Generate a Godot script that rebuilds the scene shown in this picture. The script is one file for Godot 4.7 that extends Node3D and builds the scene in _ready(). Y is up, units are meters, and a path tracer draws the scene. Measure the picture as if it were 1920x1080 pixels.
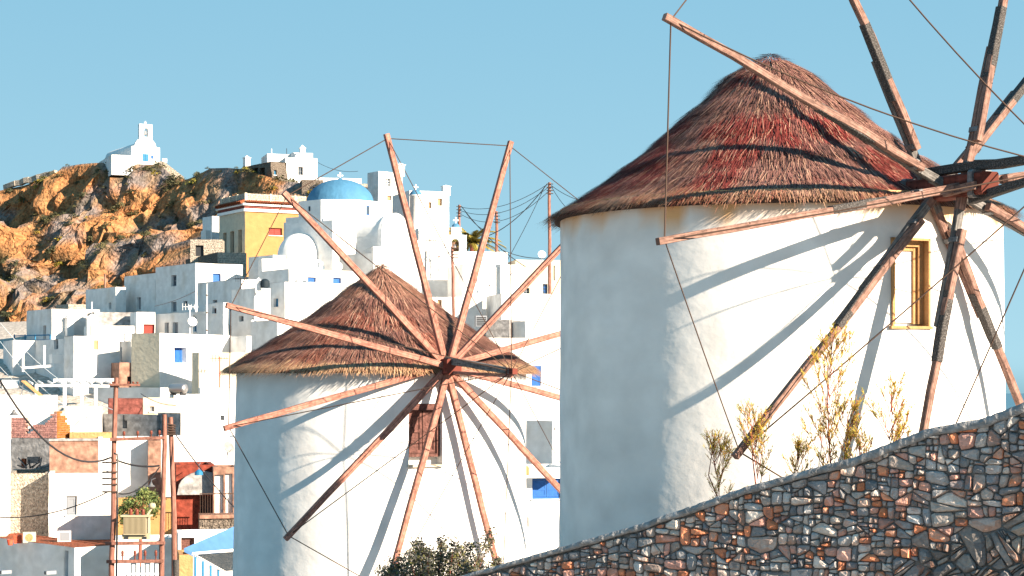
extends Node3D
# A hillside town with two windmills. Photo pixels (1920 x 1080) are used as a surveyor's sheet: spot() turns a pixel and a distance into a point.

const F := 3600.0
const HZ := 715.0
var M := {}
var rng := RandomNumberGenerator.new()
var n1 := FastNoiseLite.new()
var n2 := FastNoiseLite.new()
var ground_marks: Array = []
var used := {}

func _ready() -> void:
	camera_and_light()
	make_materials()
	mills()
	stone_wall()
	town()
	church()
	upper_town()
	foreground_roofs()
	hill()
	ground()
	utility_poles()
	plants()

func camera_and_light() -> void:
	var cam := Camera3D.new()
	cam.name = "camera"
	add_child(cam)
	var size := 0.3 * 1080.0 / F
	cam.keep_aspect = Camera3D.KEEP_HEIGHT
	cam.set_frustum(size, Vector2(0, size * (HZ - 540.0) / 1080.0), 0.3, 9000.0)
	cam.current = true
	var sky := ProceduralSkyMaterial.new()
	sky.sky_top_color = Color8(98, 166, 204)
	sky.sky_horizon_color = Color8(168, 211, 226)
	sky.sky_curve = 0.18
	sky.ground_bottom_color = Color8(120, 130, 130)
	sky.ground_horizon_color = Color8(140, 190, 205)
	sky.sun_angle_max = 4.0
	var s := Sky.new()
	s.sky_material = sky
	var env := Environment.new()
	env.background_mode = Environment.BG_SKY
	env.sky = s
	env.background_energy_multiplier = 0.345
	env.tonemap_mode = Environment.TONE_MAPPER_LINEAR
	env.tonemap_exposure = 3.3
	env.sdfgi_enabled = true
	env.ssao_enabled = true
	env.ssil_enabled = true
	var we := WorldEnvironment.new()
	we.name = "world_environment"
	we.environment = env
	add_child(we)
	var sun := DirectionalLight3D.new()
	sun.name = "sun"
	sun.light_color = Color(1.0, 0.92, 0.82)
	sun.light_energy = 1.6
	sun.light_angular_distance = 0.5
	sun.shadow_enabled = true
	sun.sky_mode = DirectionalLight3D.SKY_MODE_LIGHT_ONLY
	add_child(sun)
	var az := deg_to_rad(53.0)
	var el := deg_to_rad(21.5)
	var to := Vector3(sin(az) * cos(el), sin(el), cos(az) * cos(el))
	sun.look_at_from_position(to * 50.0, Vector3.ZERO, Vector3.UP)

# ---------------------------------------------------------------- materials
func noise_tex(freq: float, oct: int, lo: float, hi: float, sd: int, size := 512, kind := FastNoiseLite.TYPE_SIMPLEX_SMOOTH, tint := Color(1, 1, 1)) -> NoiseTexture2D:
	var t := NoiseTexture2D.new()
	var n := FastNoiseLite.new()
	n.noise_type = kind
	n.frequency = freq
	n.fractal_octaves = oct
	n.seed = sd
	t.width = size
	t.height = size
	t.seamless = true
	t.noise = n
	var g := Gradient.new()
	g.set_color(0, Color(lo * tint.r, lo * tint.g, lo * tint.b))
	g.set_color(1, Color(hi, hi, hi))
	t.color_ramp = g
	return t

func lin(r: float, g: float, b: float) -> Color:
	return Color(r, g, b).linear_to_srgb()

func mat(key: String, c: Color, rough := 0.9, tex: Texture2D = null, scale := 0.3, bump: Texture2D = null, height := 1.0, vcol := false, world := true) -> StandardMaterial3D:
	var m := StandardMaterial3D.new()
	m.resource_name = key
	m.albedo_color = c
	m.roughness = rough
	m.metallic_specular = 0.3
	m.vertex_color_use_as_albedo = vcol
	if tex:
		m.albedo_texture = tex
	if bump:
		m.heightmap_enabled = true
		m.heightmap_texture = bump
		m.heightmap_scale = height
	if tex or bump:
		m.uv1_triplanar = true
		m.uv1_world_triplanar = world
		m.uv1_scale = Vector3(scale, scale, scale)
	M[key] = m
	return m

func grain_image(sd: int) -> ImageTexture:
	var im := Image.create(512, 128, false, Image.FORMAT_RGB8)
	var n := FastNoiseLite.new()
	n.seed = sd
	n.frequency = 0.05
	n.fractal_octaves = 4
	for y in 128:
		for x in 512:
			var v := n.get_noise_2d(x * 0.12, y * 2.2) * 0.32 + n.get_noise_2d(x * 0.6 + 900.0, y * 0.5) * 0.16
			var knot := n.get_noise_2d(x * 0.9 + 300.0, y * 0.9)
			v = 0.82 + v - maxf(0.0, knot - 0.42) * 1.8
			v = clampf(v, 0.2, 1.0)
			im.set_pixel(x, y, Color(v, v, v))
	return ImageTexture.create_from_image(im)

func wood(key: String, c: Color, tex: Texture2D, bump := 0.6) -> void:
	var m := StandardMaterial3D.new()
	m.resource_name = key
	m.albedo_color = c
	m.roughness = 0.8
	m.metallic_specular = 0.25
	m.albedo_texture = tex
	m.uv1_scale = Vector3(0.6, 1.0, 1.0)
	m.heightmap_enabled = true
	m.heightmap_texture = tex
	m.heightmap_scale = bump
	M[key] = m

func make_materials() -> void:
	n1.seed = 11
	n1.frequency = 0.35
	n1.fractal_octaves = 3
	n2.seed = 77
	n2.frequency = 0.12
	n2.fractal_octaves = 4
	var soft := noise_tex(0.008, 5, 0.86, 1.0, 3)
	var blot := noise_tex(0.012, 5, 0.55, 1.0, 9)
	var lumps := noise_tex(0.02, 5, 0.0, 1.0, 21)
	var crag := noise_tex(0.02, 6, 0.35, 1.0, 31)
	mat("plaster", lin(0.83, 0.825, 0.81), 0.92, soft, 0.35, lumps, 1.2, true)
	mat("limewash", lin(0.86, 0.85, 0.835), 0.92, soft, 0.3, lumps, 0.7, true)
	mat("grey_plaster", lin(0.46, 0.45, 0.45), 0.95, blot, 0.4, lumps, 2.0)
	mat("cream", lin(0.62, 0.56, 0.44), 0.92, soft, 0.35, lumps, 1.5)
	mat("rough_cream", lin(0.70, 0.62, 0.52), 0.95, blot, 0.9, lumps, 10.0)
	mat("peach", lin(0.44, 0.25, 0.185), 0.92, blot, 0.4, lumps, 1.5)
	mat("maroon", lin(0.27, 0.09, 0.075), 0.95, blot, 0.45, lumps, 2.0)
	mat("rust_red", lin(0.32, 0.07, 0.045), 0.95, blot, 0.45, lumps, 2.0)
	mat("yellow", lin(0.43, 0.235, 0.095), 0.92, soft, 0.35, lumps, 1.2)
	mat("ochre", lin(0.48, 0.275, 0.125), 0.9, soft, 0.5, lumps, 3.0)
	mat("tan", lin(0.42, 0.28, 0.16), 0.9, soft, 0.5)
	mat("terracotta", lin(0.45, 0.13, 0.06), 0.9, blot, 0.8, lumps, 4.0)
	mat("brick_mortar", lin(0.35, 0.22, 0.18), 0.95)
	mat("brick", Color(1, 1, 1), 0.9, blot, 1.5, lumps, 3.0, true)
	mat("dome_blue", lin(0.065, 0.195, 0.33), 0.75, soft, 0.25, lumps, 3.0)
	mat("blue_paint", lin(0.03, 0.13, 0.42), 0.6, soft, 0.8)
	mat("teal_paint", lin(0.025, 0.17, 0.33), 0.6, soft, 0.8)
	mat("red_paint", lin(0.33, 0.045, 0.035), 0.6, soft, 0.8)
	mat("white_paint", lin(0.8, 0.79, 0.77), 0.7)
	mat("dark_opening", lin(0.03, 0.034, 0.04), 0.6)
	mat("grey_paint", lin(0.22, 0.24, 0.27), 0.6)
	mat("brown_shutter", lin(0.21, 0.095, 0.08), 0.75, blot, 1.4, lumps, 1.5)
	mat("metal", lin(0.35, 0.35, 0.36), 0.4)
	M["metal"].metallic = 0.8
	mat("strap", lin(0.28, 0.28, 0.29), 0.55, blot, 3.0)
	M["strap"].metallic = 0.4
	mat("tar", lin(0.24, 0.225, 0.22), 0.8, noise_tex(0.045, 5, 0.12, 1.0, 41, 512, FastNoiseLite.TYPE_CELLULAR), 2.5, lumps, 1.0)
	mat("wire", lin(0.03, 0.03, 0.035), 0.7)
	mat("rope", lin(0.07, 0.045, 0.035), 0.9)
	mat("ruin_stone", lin(0.42, 0.35, 0.29), 0.95, noise_tex(0.06, 4, 0.25, 1.0, 51, 512, FastNoiseLite.TYPE_CELLULAR), 0.5, lumps, 12.0)
	mat("mortar", lin(0.26, 0.25, 0.245), 0.95, blot, 2.0, lumps, 3.0)
	mat("cement", lin(0.46, 0.46, 0.47), 0.9, blot, 1.2, lumps, 3.0)
	mat("stone", Color(1, 1, 1), 0.88, noise_tex(0.025, 6, 0.78, 1.0, 61), 1.8, crag, 2.0, true)
	mat("rock", Color(1, 1, 1), 0.95, noise_tex(0.02, 6, 0.5, 1.0, 71), 0.22, crag, 35.0, true)
	mat("earth", lin(0.68, 0.61, 0.54), 1.0, blot, 0.5, lumps, 2.0)
	mat("straw", Color(1, 1, 1), 0.85, null, 1.0, null, 1.0, true)
	mat("thatch_under", lin(0.06, 0.04, 0.035), 1.0)
	mat("leaf", Color(1, 1, 1), 0.7, null, 1.0, null, 1.0, true)
	M["leaf"].backlight_enabled = true
	M["leaf"].backlight = Color(0.35, 0.35, 0.2)
	mat("bark", lin(0.26, 0.085, 0.06), 0.9)
	mat("transformer_paint", lin(0.42, 0.36, 0.24), 0.6)
	mat("porcelain", lin(0.16, 0.045, 0.03), 0.35)
	mat("tarp", lin(0.075, 0.19, 0.40), 0.8, soft, 0.6)
	mat("slate_board", lin(0.014, 0.024, 0.034), 0.7)
	mat("sea", lin(0.02, 0.09, 0.14), 0.25)
	mat("plastic_red", lin(0.5, 0.08, 0.04), 0.6)
	mat("glass", lin(0.05, 0.07, 0.09), 0.15)
	var gr := grain_image(5)
	wood("pole_wood", lin(0.47, 0.215, 0.165), gr, 0.3)
	wood("old_wood", lin(0.31, 0.185, 0.15), gr, 1.0)
	wood("shaft_wood", lin(0.20, 0.055, 0.04), gr, 0.8)
	wood("grey_wood", lin(0.20, 0.19, 0.185), gr, 0.8)
	wood("utility_wood", lin(0.36, 0.17, 0.13), gr, 0.8)

# ---------------------------------------------------------------- helpers
func spot(u: float, v: float, d: float) -> Vector3:
	return Vector3((u - 960.0) / F * d, (HZ - v) / F * d, -d)

func numbered(called: String) -> String:
	if not used.has(called):
		used[called] = 0
		return called
	used[called] += 1
	return "%s_%03d" % [called, used[called]]

func thing(called: String, label: String, category: String, at := Vector3.ZERO, yaw := 0.0, group := "") -> Node3D:
	var o := Node3D.new()
	o.name = numbered(called)
	add_child(o)
	o.position = at
	o.rotation.y = deg_to_rad(yaw)
	o.set_meta("label", label)
	o.set_meta("category", category)
	if group:
		o.set_meta("group", group)
	return o

func begin() -> SurfaceTool:
	var st := SurfaceTool.new()
	st.begin(Mesh.PRIMITIVE_TRIANGLES)
	st.set_color(Color(1, 1, 1))
	st.set_smooth_group(-1)
	return st

func put(parent: Node, called: String, st: SurfaceTool, m: String) -> MeshInstance3D:
	st.generate_normals()
	var o := MeshInstance3D.new()
	o.name = called
	o.mesh = st.commit()
	o.material_override = M[m]
	parent.add_child(o, true)
	return o

func quad(st: SurfaceTool, a: Vector3, b: Vector3, c: Vector3, d: Vector3) -> void:   # counter-clockwise as seen from outside
	for p in [a, c, b, a, d, c]:
		st.add_vertex(p)

func tri(st: SurfaceTool, a: Vector3, b: Vector3, c: Vector3) -> void:
	st.add_vertex(a)
	st.add_vertex(c)
	st.add_vertex(b)

func box(st: SurfaceTool, lo: Vector3, hi: Vector3, t := Transform3D.IDENTITY) -> void:
	var p: Array[Vector3] = []
	for k in 8:
		p.append(t * Vector3(hi.x if k & 1 else lo.x, hi.y if k & 2 else lo.y, hi.z if k & 4 else lo.z))
	quad(st, p[4], p[5], p[7], p[6])
	quad(st, p[1], p[0], p[2], p[3])
	quad(st, p[5], p[1], p[3], p[7])
	quad(st, p[0], p[4], p[6], p[2])
	quad(st, p[6], p[7], p[3], p[2])
	quad(st, p[0], p[1], p[5], p[4])

func bar(st: SurfaceTool, a: Vector3, b: Vector3, side: Vector3, w0: float, h0: float, w1: float, h1: float, segs := 1, wob := 0.0) -> void:
	# a squared timber from a to b: w along side, h across; uv.x runs along it in metres
	var dir := (b - a).normalized()
	var other := dir.cross(side).normalized()
	var s := other.cross(dir).normalized()
	var length := a.distance_to(b)
	var rings: Array = []
	for k in segs + 1:
		var f := float(k) / segs
		var c := a.lerp(b, f)
		if wob > 0.0:
			c += s * rng.randfn(0, wob) + other * rng.randfn(0, wob)
		var w := lerpf(w0, w1, f) * 0.5
		var h := lerpf(h0, h1, f) * 0.5
		var e := minf(w, h) * 0.16
		rings.append([c + s * w + other * (h - e), c + s * (w - e) + other * h, c - s * (w - e) + other * h, c - s * w + other * (h - e), c - s * w - other * (h - e), c - s * (w - e) - other * h, c + s * (w - e) - other * h, c + s * w - other * (h - e)])
	var off := rng.randf() * 7.0
	for k in segs:
		var u0 := length * k / segs + off
		var u1 := length * (k + 1) / segs + off
		for j in 8:
			var j2 := (j + 1) % 8
			var v0 := j * 0.2
			var v1 := v0 + (0.19 if j % 2 == 1 else 0.03)
			var P: Array = [rings[k][j], rings[k][j2], rings[k + 1][j2], rings[k + 1][j]]
			var U: Array = [Vector2(u0, v0), Vector2(u0, v1), Vector2(u1, v1), Vector2(u1, v0)]
			for q in [0, 2, 1, 0, 3, 2]:
				st.set_uv(U[q])
				st.add_vertex(P[q])
	for q in [[0, 0], [segs, 1]]:
		for j in range(1, 7):
			var r: Array = rings[q[0]]
			st.set_uv(Vector2(off, 0.1))
			if q[1] == 0:
				tri(st, r[0], r[j + 1], r[j])
			else:
				tri(st, r[0], r[j], r[j + 1])

func tube(st: SurfaceTool, pts: Array, r: float, sides := 5, r1 := -1.0) -> void:
	var n := pts.size()
	var prev: Array = []
	st.set_smooth_group(1)
	for k in n:
		var d: Vector3 = (pts[mini(k + 1, n - 1)] - pts[maxi(k - 1, 0)]).normalized()
		var a := d.cross(Vector3.UP if absf(d.y) < 0.9 else Vector3.RIGHT).normalized()
		var b := d.cross(a).normalized()
		var rr := r if r1 < 0.0 else lerpf(r, r1, float(k) / (n - 1))
		var ring: Array = []
		for j in sides:
			var t := TAU * j / sides
			ring.append(pts[k] + (a * cos(t) + b * sin(t)) * rr)
		if k > 0:
			for j in sides:
				var j2 := (j + 1) % sides
				for q in [[prev[j], k - 1, j], [ring[j], k, j], [ring[j2], k, j + 1], [prev[j], k - 1, j], [ring[j2], k, j + 1], [prev[j2], k - 1, j + 1]]:
					st.set_uv(Vector2(q[1] * 0.3, float(q[2]) / sides))
					st.add_vertex(q[0])
		prev = ring
	st.set_smooth_group(-1)

func sagging(a: Vector3, b: Vector3, sag: float, n := 10) -> Array:
	var out: Array = []
	for k in n + 1:
		var f := float(k) / n
		out.append(a.lerp(b, f) - Vector3(0, sag * 4.0 * f * (1.0 - f), 0))
	return out

func lathe(st: SurfaceTool, prof: Array, sides := 24, group := 1, c := Vector3.ZERO, a0 := 0.0, a1 := TAU) -> void:
	st.set_smooth_group(group)
	for k in prof.size() - 1:
		for j in sides:
			var t0 := lerpf(a0, a1, float(j) / sides)
			var t1 := lerpf(a0, a1, float(j + 1) / sides)
			var p := func(q: Vector2, t: float) -> Vector3: return c + Vector3(q.x * sin(t), q.y, q.x * cos(t))
			# prof runs upwards: outside is away from the axis
			quad(st, p.call(prof[k], t0), p.call(prof[k], t1), p.call(prof[k + 1], t1), p.call(prof[k + 1], t0))
	st.set_smooth_group(-1)

func prism(st: SurfaceTool, poly: PackedVector2Array, z0: float, z1: float, t := Transform3D.IDENTITY) -> void:
	# a flat outline in x, y drawn out from z0 to z1 (z1 is the front)
	if Geometry2D.is_polygon_clockwise(poly):
		poly.reverse()
	var ix := Geometry2D.triangulate_polygon(poly)
	for k in range(0, ix.size(), 3):
		var a := poly[ix[k]]
		var b := poly[ix[k + 1]]
		var c := poly[ix[k + 2]]
		if (b - a).cross(c - a) < 0.0:
			var h := b
			b = c
			c = h
		tri(st, t * Vector3(a.x, a.y, z1), t * Vector3(b.x, b.y, z1), t * Vector3(c.x, c.y, z1))
		tri(st, t * Vector3(a.x, a.y, z0), t * Vector3(c.x, c.y, z0), t * Vector3(b.x, b.y, z0))
	for k in poly.size():
		var a := poly[k]
		var b := poly[(k + 1) % poly.size()]
		quad(st, t * Vector3(a.x, a.y, z0), t * Vector3(b.x, b.y, z0), t * Vector3(b.x, b.y, z1), t * Vector3(a.x, a.y, z1))

func arch_frame(st: SurfaceTool, x0: float, x1: float, y0: float, y1: float, o0: float, o1: float, oy0: float, oy1: float, z0: float, z1: float) -> void:
	# a slab from x0..x1, y0..y1 pierced by an arch o0..o1 that rises from oy0 to oy1
	var c := (o0 + o1) * 0.5
	var r := (o1 - o0) * 0.5
	for side in [-1, 1]:
		var p := PackedVector2Array()
		var xs := x0 if side < 0 else x1
		p.append(Vector2(c, y0))
		p.append(Vector2(xs, y0))
		p.append(Vector2(xs, y1))
		p.append(Vector2(c, y1))
		for k in 7:
			var t := PI * 0.5 * k / 6.0
			p.append(Vector2(c + side * sin(t) * r, oy1 - r + cos(t) * r))
		p.append(Vector2(c + side * r, oy0))
		p.append(Vector2(c, oy0))
		prism(st, p, z0, z1)

func patch(st: SurfaceTool, place: Callable, s0: float, s1: float, y0: float, y1: float, ss: float, ys: float, holes: Array, depth: float, group: int, tint: Variant = null) -> void:
	# a wall surface over s, y with openings; place(s, y, inward) gives the point
	var S := [s0, s1]
	var Y := [y0, y1]
	var k := s0 + ss
	while k < s1 - ss * 0.3:
		S.append(k)
		k += ss
	k = y0 + ys
	while k < y1 - ys * 0.3:
		Y.append(k)
		k += ys
	for h in holes:
		S.append_array([h[0], h[2]])
		Y.append_array([h[1], h[3]])
	S.sort()
	Y.sort()
	var pts := {}
	for i in S.size():
		for j in Y.size():
			pts[Vector2i(i, j)] = place.call(S[i], Y[j], 0.0)
	st.set_smooth_group(group)
	for i in S.size() - 1:
		for j in Y.size() - 1:
			if S[i + 1] - S[i] < 1e-5 or Y[j + 1] - Y[j] < 1e-5:
				continue
			var mid := Vector2(S[i] + S[i + 1], Y[j] + Y[j + 1]) * 0.5
			var open := false
			for h in holes:
				if mid.x > h[0] and mid.x < h[2] and mid.y > h[1] and mid.y < h[3]:
					open = true
			if open:
				continue
			var c: Array = [Vector2i(i, j), Vector2i(i + 1, j), Vector2i(i + 1, j + 1), Vector2i(i, j + 1)]
			for q in [0, 2, 1, 0, 3, 2]:
				if tint != null:
					st.set_color(tint.call(S[c[q].x], Y[c[q].y]))
				st.add_vertex(pts[c[q]])
	st.set_smooth_group(-1)
	st.set_color(Color(1, 1, 1))
	for h in holes:
		var d: float = h[4] if h.size() > 4 else depth
		var p := func(a: float, b: float, e: float) -> Vector3: return place.call(a, b, e)
		var A: Array = [p.call(h[0], h[1], 0.0), p.call(h[2], h[1], 0.0), p.call(h[2], h[3], 0.0), p.call(h[0], h[3], 0.0)]
		var B: Array = [p.call(h[0], h[1], d), p.call(h[2], h[1], d), p.call(h[2], h[3], d), p.call(h[0], h[3], d)]
		for e in 4:
			var e2 := (e + 1) % 4
			quad(st, A[e], A[e2], B[e2], B[e])
		quad(st, B[0], B[1], B[2], B[3])

func scatter(parent: Node, called: String, mesh: Mesh, m: String, places: Array, colors: Array) -> MultiMeshInstance3D:
	var mm := MultiMesh.new()
	mm.transform_format = MultiMesh.TRANSFORM_3D
	mm.use_colors = true
	mm.mesh = mesh
	mm.instance_count = places.size()
	for k in places.size():
		mm.set_instance_transform(k, places[k])
		mm.set_instance_color(k, colors[k])
	var o := MultiMeshInstance3D.new()
	o.name = called
	o.multimesh = mm
	o.material_override = M[m]
	o.set_meta("kind", "stuff")
	parent.add_child(o, true)
	return o

func ray_on(root: Node3D, u: float, v: float, axis: int, value: float) -> Vector3:
	# where the sight line through a pixel meets the plane axis = value of a thing's own axes
	var inv := root.transform.affine_inverse()
	var o := inv * Vector3.ZERO
	var d := inv.basis * Vector3(u - 960.0, HZ - v, -F)
	return o + d * ((value - o[axis]) / d[axis])

# ---------------------------------------------------------------- windmills
func straw_mesh(w: float, l: float) -> ArrayMesh:
	var st := begin()
	st.set_smooth_group(1)
	var a := [Vector3(-w, 0, 0), Vector3(w, 0, 0), Vector3(w, -0.55 * l, 0.012), Vector3(-w, -0.55 * l, 0.012), Vector3(w * 0.4, -l, 0.02), Vector3(-w * 0.4, -l, 0.02)]
	quad(st, a[3], a[2], a[1], a[0])
	quad(st, a[5], a[4], a[2], a[3])
	st.generate_normals()
	return st.commit()

func straw_color(big: bool, t: float, ang: float, T: float) -> Color:
	var p := Vector3(sin(ang) * t, t * 0.5, cos(ang) * t)
	var a := n1.get_noise_3dv(p * 3.0)
	var b := n1.get_noise_3dv(p * Vector3(1.6, 0.6, 1.6) + Vector3(50, 0, 9))
	var c := Color(0.215, 0.118, 0.10).lerp(Color(0.33, 0.185, 0.145), clampf(0.5 + a, 0, 1))
	if big:
		c = Color(0.21, 0.12, 0.105).lerp(Color(0.34, 0.19, 0.16), clampf(0.5 + a, 0, 1))
		c = c.lerp(Color(0.27, 0.045, 0.04), clampf((b - 0.10) * 5.0, 0, 0.85))
	else:
		c = c.lerp(Color(0.40, 0.15, 0.10), clampf((b - 0.15) * 4.0, 0, 0.6))
		if t < T * 0.3:
			c = c.lerp(Color(0.42, 0.26, 0.19), 0.6)
	var r := rng.randf()
	if r < 0.16:
		c = c.lerp(Color(0.62, 0.44, 0.32), rng.randf_range(0.4, 0.9))
	elif r < 0.42:
		c = c * rng.randf_range(0.4, 0.75)
	else:
		c = c * rng.randf_range(0.7, 1.25)
	c = c * Color(0.74, 0.63, 0.61)
	if t > T - 0.35:
		c = c.lerp(Color(0.60, 0.40, 0.22), rng.randf_range(0.1, 0.75) * (0.5 if big else 1.0))
	c.a = 1.0
	return c

func thatched_roof(parent: Node3D, prof: Array, tower_r: float, big: bool) -> void:
	var base := begin()
	var up: Array = prof.duplicate()
	up.reverse()
	lathe(base, up, 64, 1)
	lathe(base, [Vector2(tower_r - 0.25, up[0].y + 0.04), up[0] as Vector2 - Vector2(0, 0.06), up[0]], 64, 2)
	var roof := put(parent, "roof", base, "thatch_under")
	# slant distance
	var dist := [0.0]
	for k in prof.size() - 1:
		dist.append(dist[k] + (prof[k + 1] - prof[k]).length())
	var T: float = dist[-1]
	var places: Array = []
	var cols: Array = []
	var w := 0.0044 if big else 0.0062
	var L := 0.34 if big else 0.40
	var row := 0.04
	var t := 0.02
	while t < T + 0.02:
		var k := 0
		while k < prof.size() - 2 and dist[k + 1] < t:
			k += 1
		var f: float = (t - dist[k]) / (dist[k + 1] - dist[k])
		var q: Vector2 = (prof[k] as Vector2).lerp(prof[k + 1], minf(f, 1.0))
		var dq: Vector2 = (prof[k + 1] - prof[k]).normalized()
		var count := int(TAU * maxf(q.x, 0.12) / (w * 2.3))
		for j in count:
			var ang := TAU * (j + rng.randf()) / count
			var tt := t + rng.randf_range(-0.04, 0.04)
			var out := Vector3(sin(ang), 0, cos(ang))
			var side := Vector3(cos(ang), 0, -sin(ang))
			var down := (out * dq.x + Vector3.UP * dq.y).normalized()
			var nrm := side.cross(down) * -1.0
			if nrm.y < 0.0:
				nrm = -nrm
			var lump := n1.get_noise_3d(sin(ang) * q.x * 3.0, t * 3.0, cos(ang) * q.x * 3.0)
			var base_p := out * q.x + Vector3.UP * q.y + down * (tt - t) + nrm * (0.02 + 0.03 * lump + rng.randf() * 0.025)
			var course := fmod(t + 0.12 * n1.get_noise_2d(ang * 6.0, 3.0), 0.62)
			if course < 0.07:
				base_p += nrm * 0.035
			if big:
				base_p.x -= 0.13 * clampf((q.y - up[0].y) / 2.1, 0.0, 1.0)
			var droop := 0.0
			if t > T - 0.12:
				droop = rng.randf_range(0.0, 0.5)
			var lean := rng.randfn(0.0, 0.10) + 0.25 * n1.get_noise_2d(ang * 8.0, t * 3.0)
			var d2 := (down + side * lean + nrm * rng.randfn(-0.02, 0.035) + Vector3(0, -droop, 0)).normalized()
			var x := d2.cross(nrm).normalized()
			var z := x.cross(-d2).normalized()
			if z.dot(nrm) < 0.0:
				x = -x
				z = -z
			var ln := rng.randf_range(0.6, 1.15) * clampf(t / 0.5 + 0.25, 0.3, 1.0)
			if t > T - 0.2:
				ln *= rng.randf_range(0.35, 0.75)
			places.append(Transform3D(Basis(x, -d2 * ln, z), base_p))
			cols.append(straw_color(big, t, ang, T))
		t += row
	scatter(roof, "straw", straw_mesh(w, L), "straw", places, cols)

func cyl_hit(c: Vector3, r: float, u: float, v: float) -> Vector2:
	# angle (from +z, towards +x) and height where a sight line meets an upright cylinder
	var d := Vector3(u - 960.0, HZ - v, -F).normalized()
	var a := d.x * d.x + d.z * d.z
	var b := -(d.x * c.x + d.z * c.z)
	var cc := c.x * c.x + c.z * c.z - r * r
	var t := (-b - sqrt(maxf(b * b - a * cc, 0.0))) / a
	var p := d * t
	return Vector2(atan2(p.x - c.x, p.z - c.z), p.y)

func tower(parent: Node3D, c: Vector3, r0: float, r1: float, y0: float, y1: float, holes: Array, stain: bool) -> void:
	var st := begin()
	var H := y1 - y0
	var place := func(s: float, y: float, d: float) -> Vector3:
		var ang := s / r1
		var rr := lerpf(r0, r1, (y - y0) / H) - d
		if d == 0.0:
			var q := Vector3(sin(ang) * r1, y, cos(ang) * r1)
			rr += n1.get_noise_3dv(q * 0.9 + c) * 0.028 + n1.get_noise_3dv(q * 4.5 + c) * 0.006
		return Vector3(sin(ang) * rr, y - c.y, cos(ang) * rr)
	var tint := func(s: float, y: float) -> Color:
		var k := clampf((y - (y1 - 0.38 + 0.45 * n1.get_noise_2d(s * 3.2, 7.0))) / 0.3, 0.0, 1.0) if stain else 0.0
		var col := Color(1, 1, 1).lerp(Color(0.95, 0.50, 0.16), k * 0.85)
		var wash := clampf(0.5 + n1.get_noise_2d(s * 1.3, y * 0.7) * 1.1, 0.0, 1.0)
		col = col.lerp(Color(0.98, 0.92, 0.78), wash * (0.12 if stain else 0.0))
		var streak := clampf((n1.get_noise_2d(s * 9.0, y * 0.5 + 40.0) - 0.25) * 2.0, 0.0, 1.0) * (0.12 if stain else 0.05)
		return col.lerp(Color(0.6, 0.55, 0.5), streak)
	patch(st, place, -PI * r1, PI * r1, y0, y1, 0.16, 0.16, holes, 0.3, 1, tint)
	put(parent, "tower", st, "limewash")

func windmill_wheel(root: Node3D, c: Vector3, th: float, Y: float, R: float, beams: Array, w0: float, w1: float, wm: String, big: bool) -> Array:
	# poles in pairs across a shaft; beams: [distance along the shaft, angle]. Returns the tips in order round the wheel.
	var n := Vector3(sin(th), 0, cos(th))
	var e1 := Vector3(cos(th), 0, -sin(th))
	var o := Vector3(0, Y - c.y, 0)
	var tips: Array = []
	for b in beams:
		for sgn in [1.0, -1.0]:
			var al: float = b[1] + (0.0 if sgn > 0 else PI)
			var d := e1 * sin(al) + Vector3.UP * cos(al)
			var across := n.cross(d).normalized()
			var hub := o + n * (b[0] as float)
			var tip := hub + d * R * rng.randf_range(0.99, 1.01)
			var st := begin()
			if big:
				bar(st, hub + d * 0.55 + n * 0.03, tip, across, w0 * 0.78, w0 * 0.85, w1, w1, 8, 0.006)
			else:
				bar(st, hub + d * 0.1, tip, across, w0, w0, w1, w1, 8, 0.004)
			var pole := put(root, "sail_pole", st, wm)
			if big:
				var inner := begin()
				bar(inner, hub - d * 0.3 - n * 0.07, hub + d * 1.75 - n * 0.06, across, w0, w0 * 0.8, w0 * 0.8, w0 * 0.6, 4, 0.004)
				put(pole, "root_timber", inner, "old_wood" if rng.randf() < 0.6 else "grey_wood")
				var wrap := begin()
				var t0 := rng.randf_range(1.2, 1.45)
				bar(wrap, hub + d * t0 - n * 0.005, hub + d * (t0 + rng.randf_range(0.75, 1.05)) + n * 0.012, across, w0 * 0.90, w0 * 1.16, w0 * 0.84, w0 * 1.0, 4, 0.003)
				put(pole, "tar_wrap", wrap, "tar")
				var e := rng.randf_range(0.6, 0.8)
				var sp := begin()
				bar(sp, hub + d * (e - 0.03) - n * 0.03, hub + d * (e + 0.03) - n * 0.03, across, w0 * 1.06, w0 * 1.45, w0 * 1.06, w0 * 1.45)
				put(pole, "strap", sp, "strap")
			tips.append([fposmod(al, TAU), tip - d * 0.09, tip])
	tips.sort_custom(func(a, b): return a[0] < b[0])
	return tips

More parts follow.
